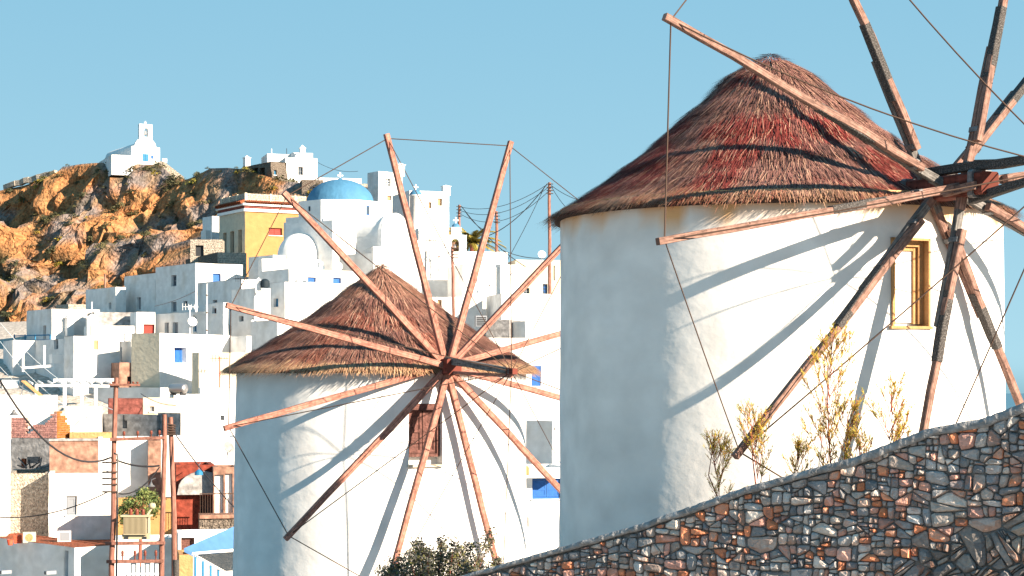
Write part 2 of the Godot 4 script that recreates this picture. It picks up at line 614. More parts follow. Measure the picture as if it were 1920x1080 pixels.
func mills() -> void:
	rng.seed = 4
	var deg := PI / 180.0
	# --- the near mill
	var cb := Vector3((1461.0 - 960.0) / F * 26.28, -2.6, -26.28)
	var mill := thing("windmill", "large whitewashed windmill with dark thatched cone roof and weathered grey poles beside the stone wall", "windmill", cb, 0.0, "windmills")
	var a := cyl_hit(cb, 2.98, 1670, 445)
	var b := cyl_hit(cb, 2.98, 1741, 612)
	var hole := [a.x * 2.98, b.y, b.x * 2.98, a.y, 0.2]
	tower(mill, cb, 3.03, 2.98, -4.2, 2.34, [hole], true)
	thatched_roof_at(mill, [Vector2(0, 4.40), Vector2(0.16, 4.36), Vector2(0.46, 4.19), Vector2(0.98, 3.74), Vector2(1.68, 3.15), Vector2(2.53, 2.53), Vector2(3.07, 2.22)], cb.y, 2.98, true)
	mill_window(mill, 2.98, hole, cb.y, true)
	var th := 28.85 * deg
	var beams := [[3.103, -28.7 * deg], [3.495, -68.0 * deg], [3.768, -100.5 * deg], [3.31, -136.1 * deg], [3.742, -166.5 * deg]]
	var tips := windmill_wheel(mill, cb, th, 2.345, 4.49, beams, 0.112, 0.080, "old_wood", true)
	var n := Vector3(sin(th), 0, cos(th))
	var e1 := Vector3(cos(th), 0, -sin(th))
	var o := Vector3(0, 2.345 - cb.y, 0)
	var st := begin()
	bar(st, o + n * 2.2, o + n * 4.12, e1, 0.30, 0.30, 0.27, 0.27, 4)
	var shaft := put(mill, "shaft", st, "shaft_wood")
	for k in [2.75, 3.95]:
		st = begin()
		bar(st, o + n * (k - 0.04), o + n * (k + 0.04), e1, 0.33, 0.33, 0.33, 0.33)
		put(shaft, "strap", st, "strap")
	var bow := o + n * 5.38 + Vector3(0, 0.06, 0)
	st = begin()
	bar(st, o + n * 2.95 + Vector3(0, 0.22, 0), o + n * 3.98 + Vector3(0, 0.22, 0), e1, 0.12, 0.11, 0.12, 0.11, 3, 0.004)
	bar(st, o + n * 3.9 + Vector3(0, 0.225, 0), bow + Vector3(0, 0.12, 0), e1, 0.13, 0.12, 0.09, 0.09, 4, 0.006)
	put(mill, "bowsprit", st, "tar")
	st = begin()
	bar(st, o + n * 3.8 - Vector3(0, 0.17, 0), bow - Vector3(0, 0.02, 0), e1, 0.12, 0.11, 0.08, 0.08, 4, 0.005)
	put(mill, "bowsprit_brace", st, "tar")
	st = begin()
	bar(st, o + n * 3.55 + e1 * -0.2 - Vector3(0, 0.08, 0), o + n * 4.05 + e1 * -0.16 - Vector3(0, 0.03, 0), e1, 0.06, 0.1, 0.06, 0.1)
	put(mill, "wedge", st, "old_wood")
	rigging(mill, tips, bow, 0.009, 0.16)
	# --- the small mill
	var cs := Vector3((715.0 - 960.0) / F * 39.27, -4.6, -39.27)
	var mil2 := thing("windmill", "small whitewashed windmill with twelve orange poles and a brown shuttered window", "windmill", cs, 0.0, "windmills")
	a = cyl_hit(cs, 2.98, 766, 757)
	b = cyl_hit(cs, 2.98, 829, 872)
	hole = [a.x * 2.98, b.y, b.x * 2.98, a.y, 0.26]
	tower(mil2, cs, 3.04, 2.95, -6.4, 0.3, [hole], false)
	thatched_roof_at(mil2, [Vector2(0, 2.34), Vector2(0.13, 2.25), Vector2(1.47, 1.26), Vector2(2.35, 0.70), Vector2(3.12, 0.22)], cs.y, 2.95, false)
	mill_window(mil2, 2.98, hole, cs.y, false)
	th = 26.6 * deg
	beams = [[3.172, -15.7 * deg], [3.183, -45.8 * deg], [3.306, -76.0 * deg], [3.0, -104.5 * deg], [3.262, -134.0 * deg], [3.295, -163.1 * deg]]
	tips = windmill_wheel(mil2, cs, th, 0.274, 4.5, beams, 0.118, 0.097, "pole_wood", false)
	n = Vector3(sin(th), 0, cos(th))
	e1 = Vector3(cos(th), 0, -sin(th))
	o = Vector3(0, 0.274 - cs.y, 0)
	st = begin()
	bar(st, o + n * 2.3, o + n * 3.55, e1, 0.30, 0.30, 0.30, 0.30, 3)
	put(mil2, "shaft", st, "shaft_wood")
	bow = o + n * 5.95 - Vector3(0, 0.1, 0)
	st = begin()
	bar(st, o + n * 3.2 + Vector3(0, 0.13, 0), bow, e1, 0.13, 0.13, 0.11, 0.11, 5, 0.004)
	put(mil2, "bowsprit", st, "grey_wood")
	st = begin()
	bar(st, o + n * 3.2 - Vector3(0, 0.1, 0), bow - Vector3(0, 0.08, 0), e1, 0.07, 0.06, 0.06, 0.06, 3)
	put(mil2, "bowsprit_brace", st, "pole_wood")
	st = begin()
	bar(st, bow - n * 0.1, bow + n * 0.14, e1, 0.13, 0.13, 0.10, 0.10)
	put(mil2, "bowsprit_cap", st, "shaft_wood")
	rigging(mil2, tips, bow, 0.009, 0.0)

func thatched_roof_at(root: Node3D, prof: Array, base_y: float, r: float, big: bool) -> void:
	var p: Array = []
	for q in prof:
		p.append(Vector2(q.x, q.y - base_y))
	thatched_roof(root, p, r, big)

func rigging(root: Node3D, tips: Array, bow: Vector3, r: float, sag: float) -> void:
	for k in tips.size():
		var p: Vector3 = tips[k][1]
		var q: Vector3 = tips[(k + 1) % tips.size()][1]
		var st := begin()
		tube(st, sagging(p, q, sag * 0.1, 4), r, 4)
		put(root, "rim_rope", st, "rope")
		st = begin()
		tube(st, sagging(p, bow, sag * (1.0 if p.y > bow.y else 0.15), 10), r, 4)
		put(root, "stay_rope", st, "rope")

func mill_window(root: Node3D, r: float, h: Array, base_y: float, big: bool) -> void:
	# a flat frame set deep in the opening; own axes: x along the wall, z outwards
	var mid: float = (h[0] + h[2]) * 0.5 / r
	var wd: float = h[2] - h[0]
	var ht: float = h[3] - h[1]
	var out := Vector3(sin(mid), 0, cos(mid))
	var t := Transform3D(Basis(Vector3(cos(mid), 0, -sin(mid)), Vector3.UP, out), out * (r - h[4] + 0.02) + Vector3(0, h[1] - base_y, 0))
	var st := begin()
	var hw := wd * 0.5
	if big:
		for e in [[-hw, -hw + 0.03], [hw - 0.03, hw]]:
			box(st, Vector3(e[0], 0, 0), Vector3(e[1], ht, h[4] + 0.012), t)
		box(st, Vector3(-hw, ht - 0.03, 0), Vector3(hw, ht, h[4] + 0.012), t)
		var w := put(root, "window", st, "ochre")
		st = begin()
		for e in [[0.03, 0.10, 0.10], [0.10, 0.15, 0.06]]:
			box(st, Vector3(-hw + e[0], 0.03, 0), Vector3(-hw + e[1], ht - e[0], e[2]), t)
			box(st, Vector3(hw - e[1], 0.03, 0), Vector3(hw - e[0], ht - e[0], e[2]), t)
			box(st, Vector3(-hw + e[0], ht - e[1], 0), Vector3(hw - e[0], ht - e[0], e[2] - 0.003), t)
		put(w, "frame", st, "ochre")
		st = begin()
		box(st, Vector3(-hw + 0.13, 0.05, 0.005), Vector3(hw - 0.13, ht - 0.13, 0.03), t)
		put(w, "shutter", st, "white_paint")
		st = begin()
		box(st, Vector3(-hw - 0.03, -0.035, 0.1), Vector3(hw + 0.02, 0.0, h[4] + 0.03), t)
		put(w, "sill", st, "ochre")
		return
	st = begin()
	box(st, Vector3(-hw, ht - 0.12, 0), Vector3(hw - 0.02, ht, 0.2), t)
	box(st, Vector3(-hw, 0.16, 0), Vector3(-hw + 0.05, ht - 0.12, 0.11), t)
	box(st, Vector3(hw - 0.07, 0.16, 0), Vector3(hw - 0.02, ht - 0.12, 0.11), t)
	box(st, Vector3(-hw + 0.05, 0.16, 0), Vector3(hw - 0.07, 0.22, 0.11), t)
	var w2 := put(root, "window", st, "brown_shutter")
	for s in [-1.0, 1.0]:
		st = begin()
		var x0 := -hw + 0.055 if s < 0 else -0.005
		var x1 := -0.02 if s < 0 else hw - 0.075
		box(st, Vector3(x0, 0.225, 0.02), Vector3(x1, ht - 0.13, 0.05), t)
		for q in [[0.225, 0.29], [0.62, 0.68], [ht - 0.19, ht - 0.13]]:
			box(st, Vector3(x0, q[0], 0.05), Vector3(x1, q[1], 0.075), t)
		for q in [[x0, x0 + 0.05], [x1 - 0.05, x1]]:
			box(st, Vector3(q[0], 0.23, 0.05), Vector3(q[1], ht - 0.135, 0.073), t)
		put(w2, "shutter", st, "brown_shutter")
	st = begin()
	box(st, Vector3(-hw - 0.02, -0.03, 0.05), Vector3(hw + 0.02, 0.012, 0.3), t)
	put(w2, "sill", st, "cream")

# ---------------------------------------------------------------- the rubble wall
func clip_half(poly: PackedVector2Array, n: Vector2, d: float) -> PackedVector2Array:
	var out := PackedVector2Array()
	for k in poly.size():
		var a := poly[k]
		var b := poly[(k + 1) % poly.size()]
		var fa := n.dot(a) - d
		var fb := n.dot(b) - d
		if fa <= 0.0:
			out.append(a)
		if fa * fb < 0.0:
			out.append(a.lerp(b, fa / (fa - fb)))
	return out

func stone_wall() -> void:
	rng.seed = 21
	var left := spot(845, 1088, 23.75)
	var root := thing("stone_wall", "rubble stone wall with cement coping climbing to the right in the foreground", "wall", Vector3(left.x, -4.0, left.z), -35.5)
	var edge: Array = []
	for q in [[845, 1086], [1000, 1041], [1200, 983], [1400, 913], [1600, 858], [1740, 804], [1845, 784], [1862, 778], [1990, 728]]:
		var p := ray_on(root, q[0], q[1], 2, 0.0)
		edge.append(Vector2(p.x, p.y))
	var top := func(x: float) -> float:
		for k in edge.size() - 1:
			if x <= edge[k + 1].x or k == edge.size() - 2:
				return lerpf(edge[k].y, edge[k + 1].y, (x - edge[k].x) / (edge[k + 1].x - edge[k].x))
		return 0.0
	var x_end: float = edge[-1].x
	# core and coping
	var st := begin()
	var cop := begin()
	var steps := 200
	for k in steps:
		var x0 := x_end * k / steps
		var x1 := x_end * (k + 1) / steps
		var y0: float = top.call(x0)
		var y1: float = top.call(x1)
		quad(st, Vector3(x0, 0, 0), Vector3(x1, 0, 0), Vector3(x1, y1 - 0.06, 0), Vector3(x0, y0 - 0.06, 0))
		quad(st, Vector3(x1, 0, -0.5), Vector3(x0, 0, -0.5), Vector3(x0, y0 - 0.06, -0.5), Vector3(x1, y1 - 0.06, -0.5))
		var sec := func(x: float, y: float) -> Array:
			var th := 0.06 + 0.045 * x / x_end + 0.022 * n1.get_noise_1d(x * 5.0)
			var j := 0.012 * n1.get_noise_1d(x * 22.0 + 50.0)
			return [Vector3(x, y - th, 0.03), Vector3(x, y - th + 0.012, 0.058 + j), Vector3(x, y - 0.02 + j, 0.056 + j), Vector3(x, y + j, 0.03), Vector3(x, y + 0.012 + j, -0.25), Vector3(x, y, -0.53), Vector3(x, y - th, -0.55)]
		var A: Array = sec.call(x0, y0)
		var B: Array = sec.call(x1, y1)
		cop.set_smooth_group(1)
		for e in A.size() - 1:
			quad(cop, A[e], B[e], B[e + 1], A[e + 1])
	put(root, "core", st, "mortar")
	put(root, "coping", cop, "cement")
	# rubble: coarse cells, each split again and again by skewed cuts into angular stones
	var floor_y := 4.0 - 2.75
	var seeds: Array = []
	for row in 9:
		for k in 24:
			var x := -0.3 + (k + 0.5 * (row % 2)) * 0.40 + rng.randfn(0, 0.05)
			var y := floor_y - 0.1 + row * 0.37 + rng.randfn(0, 0.025)
			if y < top.call(clampf(x, 0, x_end)) + 0.3 and x < x_end + 0.4:
				seeds.append(Vector2(x, y))
	var stones: Array = []
	for i in seeds.size():
		var s: Vector2 = seeds[i]
		var poly := PackedVector2Array([s + Vector2(-1.2, -1.2), s + Vector2(1.2, -1.2), s + Vector2(1.2, 1.2), s + Vector2(-1.2, 1.2)])
		for j in seeds.size():
			if i != j and (seeds[j] as Vector2).distance_to(s) < 2.0:
				var dv: Vector2 = seeds[j] - s
				poly = clip_half(poly, dv, dv.dot(s + dv * 0.5))
		var todo: Array = [poly]
		while todo.size():
			var pc: PackedVector2Array = todo.pop_back()
			if pc.size() < 3:
				continue
			var area := 0.0
			var lo := pc[0]
			var hi := pc[0]
			var cen := Vector2.ZERO
			for k in pc.size():
				area += pc[k].cross(pc[(k + 1) % pc.size()]) * 0.5
				lo = lo.min(pc[k])
				hi = hi.max(pc[k])
				cen += pc[k] / pc.size()
			area = absf(area)
			var roll := rng.randf()
			var goal := 0.06 if roll < 0.05 else (0.03 if roll < 0.22 else (0.015 if roll < 0.56 else (0.0075 if roll < 0.82 else 0.0026)))
			goal *= lerpf(0.6, 1.0, clampf(cen.x / x_end, 0, 1))
			if area > goal * 1.45 and area > 0.0022:
				var size := hi - lo
				var ang := rng.randfn(0.0, 0.13) + (0.0 if size.x * rng.randf_range(0.8, 1.2) > size.y * 1.25 else PI * 0.5)
				if cen.x > 4.9 + 0.5 * n1.get_noise_2d(cen.y * 4.0, 1.0) and cen.y < top.call(cen.x) - 0.98 - 0.25 * (7.6 - cen.x):
					ang = 2.2 + rng.randfn(0.0, 0.12) + (PI * 0.5 if rng.randf() < 0.24 else 0.0)
				var nn := Vector2(cos(ang), sin(ang))
				var at := lo + size * Vector2(rng.randf_range(0.3, 0.7), rng.randf_range(0.3, 0.7))
				todo.append(clip_half(pc, nn, nn.dot(at)))
				todo.append(clip_half(pc, -nn, -nn.dot(at)))
				continue
			var ty: float = top.call(cen.x)
			var slope: float = (top.call(cen.x + 0.05) - top.call(cen.x - 0.05)) / 0.1
			var tn := Vector2(-slope, 1.0)
			pc = clip_half(pc, tn, tn.dot(Vector2(cen.x, ty - 0.085)))
			if pc.size() < 3 or cen.y < floor_y or cen.y > ty - 0.07:
				continue
			stones.append([Vector3(cen.x, cen.y, sqrt(area) * 0.5), pc])
	var palette := [[0.15, Color(0.30, 0.305, 0.325)], [0.20, Color(0.44, 0.42, 0.425)], [0.15, Color(0.50, 0.42, 0.38)], [0.12, Color(0.66, 0.62, 0.60)], [0.14, Color(0.86, 0.74, 0.66)], [0.13, Color(0.86, 0.32, 0.17)], [0.12, Color(0.84, 0.45, 0.36)]]
	stones.sort_custom(func(a, b): return a[0].z > b[0].z)
	var rest := begin()
	var made := 0
	for e in stones:
		var s: Vector3 = e[0]
		var poly: PackedVector2Array = e[1]
		var cen := Vector2.ZERO
		for p in poly:
			cen += p
		cen /= poly.size()
		# even the outline out: points along it, pulled in for the joint
		var ring := PackedVector2Array()
		for k in poly.size():
			var a := poly[k]
			var b := poly[(k + 1) % poly.size()]
			if a.distance_to(b) < s.z * 0.4:
				ring.append(a.lerp(b, 0.5))
				continue
			ring.append(a.lerp(b, rng.randf_range(0.10, 0.27)))
			ring.append(a.lerp(b, rng.randf_range(0.73, 0.90)))
		if ring.size() < 3:
			continue
		var joint := clampf(1.0 - 0.006 / s.z, 0.74, 0.96)
		for k in ring.size():
			ring[k] = cen + (ring[k] - cen) * joint * rng.randf_range(0.95, 1.03)
		var roll := rng.randf()
		var c := Color(0.1, 0.1, 0.1)
		for pal in palette:
			if roll < pal[0]:
				c = pal[1]
				break
			roll -= pal[0]
		if cen.x > 4.9 + 0.5 * n1.get_noise_2d(cen.y * 4.0, 1.0) and cen.y < top.call(cen.x) - 0.98 - 0.25 * (7.6 - cen.x):
			c = Color(0.27, 0.255, 0.255).lerp(Color(0.44, 0.35, 0.28), rng.randf() * rng.randf())
		c = c * rng.randf_range(0.75, 1.25)
		var c2 := c.lerp([Color(0.5, 0.2, 0.1), Color(0.5, 0.45, 0.4), Color(0.12, 0.12, 0.13)][rng.randi() % 3], 0.55 if c.r > 0.2 else 0.12)
		var st2 := rest if made >= 290 else begin()
		var bulge := rng.randf_range(0.010, 0.032) + s.z * 0.16
		var proud := rng.randf_range(-0.008, 0.010)
		var tilt := Vector2(rng.randfn(0.015, 0.07), rng.randfn(-0.04, 0.10))
		var r1: Array = []
		var r2: Array = []
		var r0: Array = []
		var dome := rng.randf_range(0.58, 0.86)
		for p in ring:
			r0.append(Vector3(p.x, p.y, -0.02))
			r1.append(Vector3(p.x, p.y, 0.014 + proud + tilt.dot(p - cen) * 0.6 + rng.randf_range(0, 0.008)))
			var p2 := cen + (p - cen) * dome * rng.randf_range(0.85, 1.1)
			r2.append(Vector3(p2.x, p2.y, 0.012 + proud + bulge * rng.randf_range(0.6, 1.15) + tilt.dot(p2 - cen)))
		var mid := Vector3(cen.x + rng.randfn(0, s.z * 0.2), cen.y + rng.randfn(0, s.z * 0.2), 0.014 + proud + bulge * rng.randf_range(0.85, 1.25))
		st2.set_smooth_group(-1)
		for k in ring.size():
			var k2 := (k + 1) % ring.size()
			st2.set_color(c)
			quad(st2, r0[k], r0[k2], r1[k2], r1[k])
			st2.set_color(c.lerp(c2, clampf(0.5 + 1.6 * n1.get_noise_2d(r1[k].x * 9.0, r1[k].y * 9.0), 0, 1)))
			quad(st2, r1[k], r1[k2], r2[k2], r2[k])
			st2.set_color(c.lerp(c2, clampf(0.4 + 1.6 * n1.get_noise_2d(r2[k].x * 9.0 + 5.0, r2[k].y * 9.0), 0, 1)))
			tri(st2, r2[k], r2[k2], mid)
		if made < 290:
			put(root, "stone" if made == 0 else "stone_%03d" % made, st2, "stone")
		made += 1
	var ch := put(root, "stone_chips", rest, "stone")
	ch.set_meta("kind", "stuff")
	mark(left.x, left.z, -3.5)
	mark(4.8, -18, -2.2)
	mark(6.5, -16, -2.0)

func mark(x: float, z: float, y: float) -> void:
	ground_marks.append(Vector3(x, y, z))

# ---------------------------------------------------------------- houses
func opening(root: Node3D, face: String, r: Array, kind: String, depth: float) -> void:
	# r: [a0, y0, a1, y1] on the face, a along it; face R is z = 0 (a = x), face L is x = 0 (a = z)
	var w: float = r[2] - r[0]
	var h: float = r[3] - r[1]
	var t: Transform3D
	if face == "R":
		t = Transform3D(Basis.IDENTITY, Vector3(r[0], r[1], -depth + 0.004))
	else:
		t = Transform3D(Basis(Vector3(0, 0, 1), Vector3.UP, Vector3(-1, 0, 0)), Vector3(depth - 0.004, r[1], r[0]))
	var door := kind.ends_with("door")
	var k := kind.trim_suffix("door")
	var paint: String = {"blue": "blue_paint", "teal": "teal_paint", "red": "red_paint", "grey": "grey_paint", "ochre": "ochre", "tan": "tan", "brown": "brown_shutter", "dark": "grey_paint", "white": "white_paint", "pane": "white_paint", "bluepane": "blue_paint", "void": "dark_opening"}[k]
	var f := clampf(w * 0.09, 0.03, 0.08)
	var st := begin()
	if k == "void":
		box(st, Vector3(0, 0, 0.0), Vector3(w, h, 0.012), t)
		put(root, "door_opening" if door else "window_opening", st, "dark_opening")
		return
	box(st, Vector3(0, 0, 0), Vector3(f, h, 0.06), t)
	box(st, Vector3(w - f, 0, 0), Vector3(w, h, 0.06), t)
	box(st, Vector3(f, h - f, 0), Vector3(w - f, h, 0.057), t)
	if not door:
		box(st, Vector3(f, 0, 0), Vector3(w - f, f, 0.057), t)
	var o := put(root, "door" if door else "window", st, paint)
	var y0 := 0.0 if door else f
	if k == "dark" or k == "pane" or k == "bluepane":
		st = begin()
		box(st, Vector3(f, y0, 0.004), Vector3(w - f, h - f, 0.016), t)
		put(o, "pane", st, "glass")
		st = begin()
		box(st, Vector3(w * 0.5 - 0.02, y0, 0.016), Vector3(w * 0.5 + 0.02, h - f, 0.045), t)
		for q in ([0.5] if k == "dark" else [0.36, 0.68]):
			box(st, Vector3(f, h * q - 0.018, 0.016), Vector3(w - f, h * q + 0.018, 0.042), t)
		put(o, "sash", st, paint)
		return
	st = begin()
	box(st, Vector3(-0.04, -0.05, depth - 0.05), Vector3(w + 0.04, 0.004, depth + 0.07), t)
	put(o, "step" if door else "sill", st, "plaster")
	var leaves := 2 if w > 0.75 else 1
	for q in leaves:
		st = begin()
		var x0 := f + 0.01 + (w - 2 * f) * q / leaves
		var x1 := (w - 2 * f) * (q + 1) / leaves + f - 0.01
		box(st, Vector3(x0, y0 + 0.01, 0.004), Vector3(x1, h - f - 0.01, 0.03), t)
		var bd := minf(0.07, (x1 - x0) * 0.22)
		box(st, Vector3(x0, y0 + 0.01, 0.03), Vector3(x0 + bd, h - f - 0.01, 0.046), t)
		box(st, Vector3(x1 - bd, y0 + 0.01, 0.03), Vector3(x1, h - f - 0.01, 0.046), t)
		for g in [0.0, 0.46, 1.0]:
			var yy := lerpf(y0 + 0.01, h - f - 0.09, g)
			box(st, Vector3(x0 + bd, yy, 0.03), Vector3(x1 - bd, yy + 0.08, 0.044), t)
		put(o, "leaf" if door else "shutter", st, paint)

func house(called: String, label: String, category: String, uc: float, ul: Variant, ur: Variant, vt: float, vb: float, D: float, o := {}) -> Node3D:
	var yaw: float = o.get("yaw", 35.0)
	var root := thing(called, label, category, spot(uc, vb, D), yaw, o.get("group", ""))
	var LR: float = o.get("wr", 4.0) if ur == null else ray_on(root, ur, vt, 2, 0.0).x
	var LL: float = o.get("wl", 5.0) if ul == null else -ray_on(root, ul, vt, 0, 0.0).z
	LR = clampf(LR, 0.3, 40.0)
	LL = clampf(LL, 0.3, 40.0)
	var top := (HZ - vt) / F * D - root.position.y
	var bot: float = -o.get("sink", 4.0)
	var holes := {"R": [], "L": []}
	var wins: Array = []
	for w in o.get("win", []):
		var face: String = w[0]
		var ax := 2 if face == "R" else 0
		var p := ray_on(root, w[1], w[4], ax, 0.0)
		var q := ray_on(root, w[3], w[2], ax, 0.0)
		var h: Array = [p.x, p.y, q.x, q.y] if face == "R" else [p.z, p.y, q.z, q.y]
		var dp: float = w[6] if w.size() > 6 else 0.22
		holes[face].append(h + [dp])
		wins.append([face, h, w[5], dp])
	var amp: float = o.get("amp", 0.03)
	var sd := root.position
	var R := func(s: float, y: float, d: float) -> Vector3:
		var p := Vector3(s, y, -d)
		var g := (p + sd) * 1.6
		return p + Vector3(n1.get_noise_3dv(g) * amp, n1.get_noise_3d(g.y, g.z, g.x) * amp * 0.7 * (1.0 if y > top - 0.1 else 0.2), n1.get_noise_3d(g.z, g.x, g.y) * amp)
	var L := func(s: float, y: float, d: float) -> Vector3:
		var p := Vector3(d, y, s)
		var g := (p + sd) * 1.6
		return p + Vector3(n1.get_noise_3dv(g) * amp, n1.get_noise_3d(g.y, g.z, g.x) * amp * 0.7 * (1.0 if y > top - 0.1 else 0.2), n1.get_noise_3d(g.z, g.x, g.y) * amp)
	var step := 0.8
	var m: String = o.get("m", "plaster")
	var st := begin()
	var worn := func(a: float, y: float) -> Color:
		var k := clampf((n1.get_noise_2d((a + sd.x * 3.0) * 5.0, (y + sd.y) * 0.5) - 0.05) * 1.6, 0.0, 1.0) * clampf(1.0 - (top - y) / 2.2, 0.0, 1.0)
		var d := clampf((n1.get_noise_2d((a + sd.x) * 1.4 + 70.0, (y + sd.y) * 1.4) - 0.2) * 2.5, 0.0, 1.0)
		return Color(1, 1, 1).lerp(Color(0.62, 0.58, 0.53), k * 0.7).lerp(Color(0.80, 0.74, 0.66), d * 0.6)
	step = 0.5
	patch(st, R, 0.0, LR, bot, top, step, step, holes.R, 0.22, 1, worn)
	if o.has("ml"):
		put(root, "wall", st, m)
		st = begin()
	patch(st, L, -LL, 0.0, bot, top, step, step, holes.L, 0.22, 2, worn)
	if o.has("ml"):
		put(root, "wall", st, o.ml)
		st = begin()
	quad(st, Vector3(LR, bot, 0), Vector3(LR, bot, -LL), Vector3(LR, top, -LL), Vector3(LR, top, 0))
	quad(st, Vector3(LR, bot, -LL), Vector3(0, bot, -LL), Vector3(0, top, -LL), Vector3(LR, top, -LL))
	put(root, "wall", st, m)
	# roof behind a parapet
	st = begin()
	var e := minf(0.2, minf(LR, LL) * 0.3)
	var dp: float = o.get("parapet", 0.3)
	var T := top + 0.004
	quad(st, Vector3(0, T, 0), Vector3(LR, T, 0), Vector3(LR - e, T, -e), Vector3(e, T, -e))
	quad(st, Vector3(LR, T, 0), Vector3(LR, T, -LL), Vector3(LR - e, T, -LL + e), Vector3(LR - e, T, -e))
	quad(st, Vector3(LR, T, -LL), Vector3(0, T, -LL), Vector3(e, T, -LL + e), Vector3(LR - e, T, -LL + e))
	quad(st, Vector3(0, T, -LL), Vector3(0, T, 0), Vector3(e, T, -e), Vector3(e, T, -LL + e))
	var c: Array = [Vector3(e, T, -e), Vector3(LR - e, T, -e), Vector3(LR - e, T, -LL + e), Vector3(e, T, -LL + e)]
	var dn := Vector3(0, -dp, 0)
	for k in 4:
		quad(st, c[(k + 1) % 4], c[k], c[k] + dn, c[(k + 1) % 4] + dn)
	quad(st, c[0] + dn, c[1] + dn, c[2] + dn, c[3] + dn)
	put(root, "roof", st, o.get("roof", m))
	for w in wins:
		opening(root, w[0], w[1], w[2], w[3])
	root.set_meta("span", Vector3(LR, top, LL))
	if D < 146.0:
		mark(root.position.x, root.position.z, root.position.y - (0.5 if D > 100.0 else 2.4))
	return root

func chimney(root: Node3D, u: float, v: float, ax: int, val: float, w: float, h: float, m := "plaster", pointed := true) -> void:
	# a small white chimney on a house; (u, v) its foot
	var p := ray_on(root, u, v, ax, val)
	var st := begin()
	box(st, p + Vector3(-w, -0.4, -w), p + Vector3(w, h * 0.7, w))
	if pointed:
		box(st, p + Vector3(-w * 1.25, h * 0.7, -w * 1.25), p + Vector3(w * 1.25, h * 0.76, w * 1.25))
		for s in [[-1, -1, 1, -1], [1, -1, 1, 1], [1, 1, -1, 1], [-1, 1, -1, -1]]:
			tri(st, p + Vector3(s[2] * w, h * 0.76, s[3] * w), p + Vector3(s[0] * w, h * 0.76, s[1] * w), p + Vector3(0, h, 0))
	put(root, "chimney", st, m)

func rod(root: Node3D, called: String, u: float, v0: float, v1: float, ax: int, val: float, r: float, m: String) -> void:
	var a := ray_on(root, u, v1, ax, val)
	var b := ray_on(root, u, v0, ax, val)
	var st := begin()
	tube(st, [a - Vector3(0, 0.3, 0), b], r, 6)
	put(root, called, st, m)

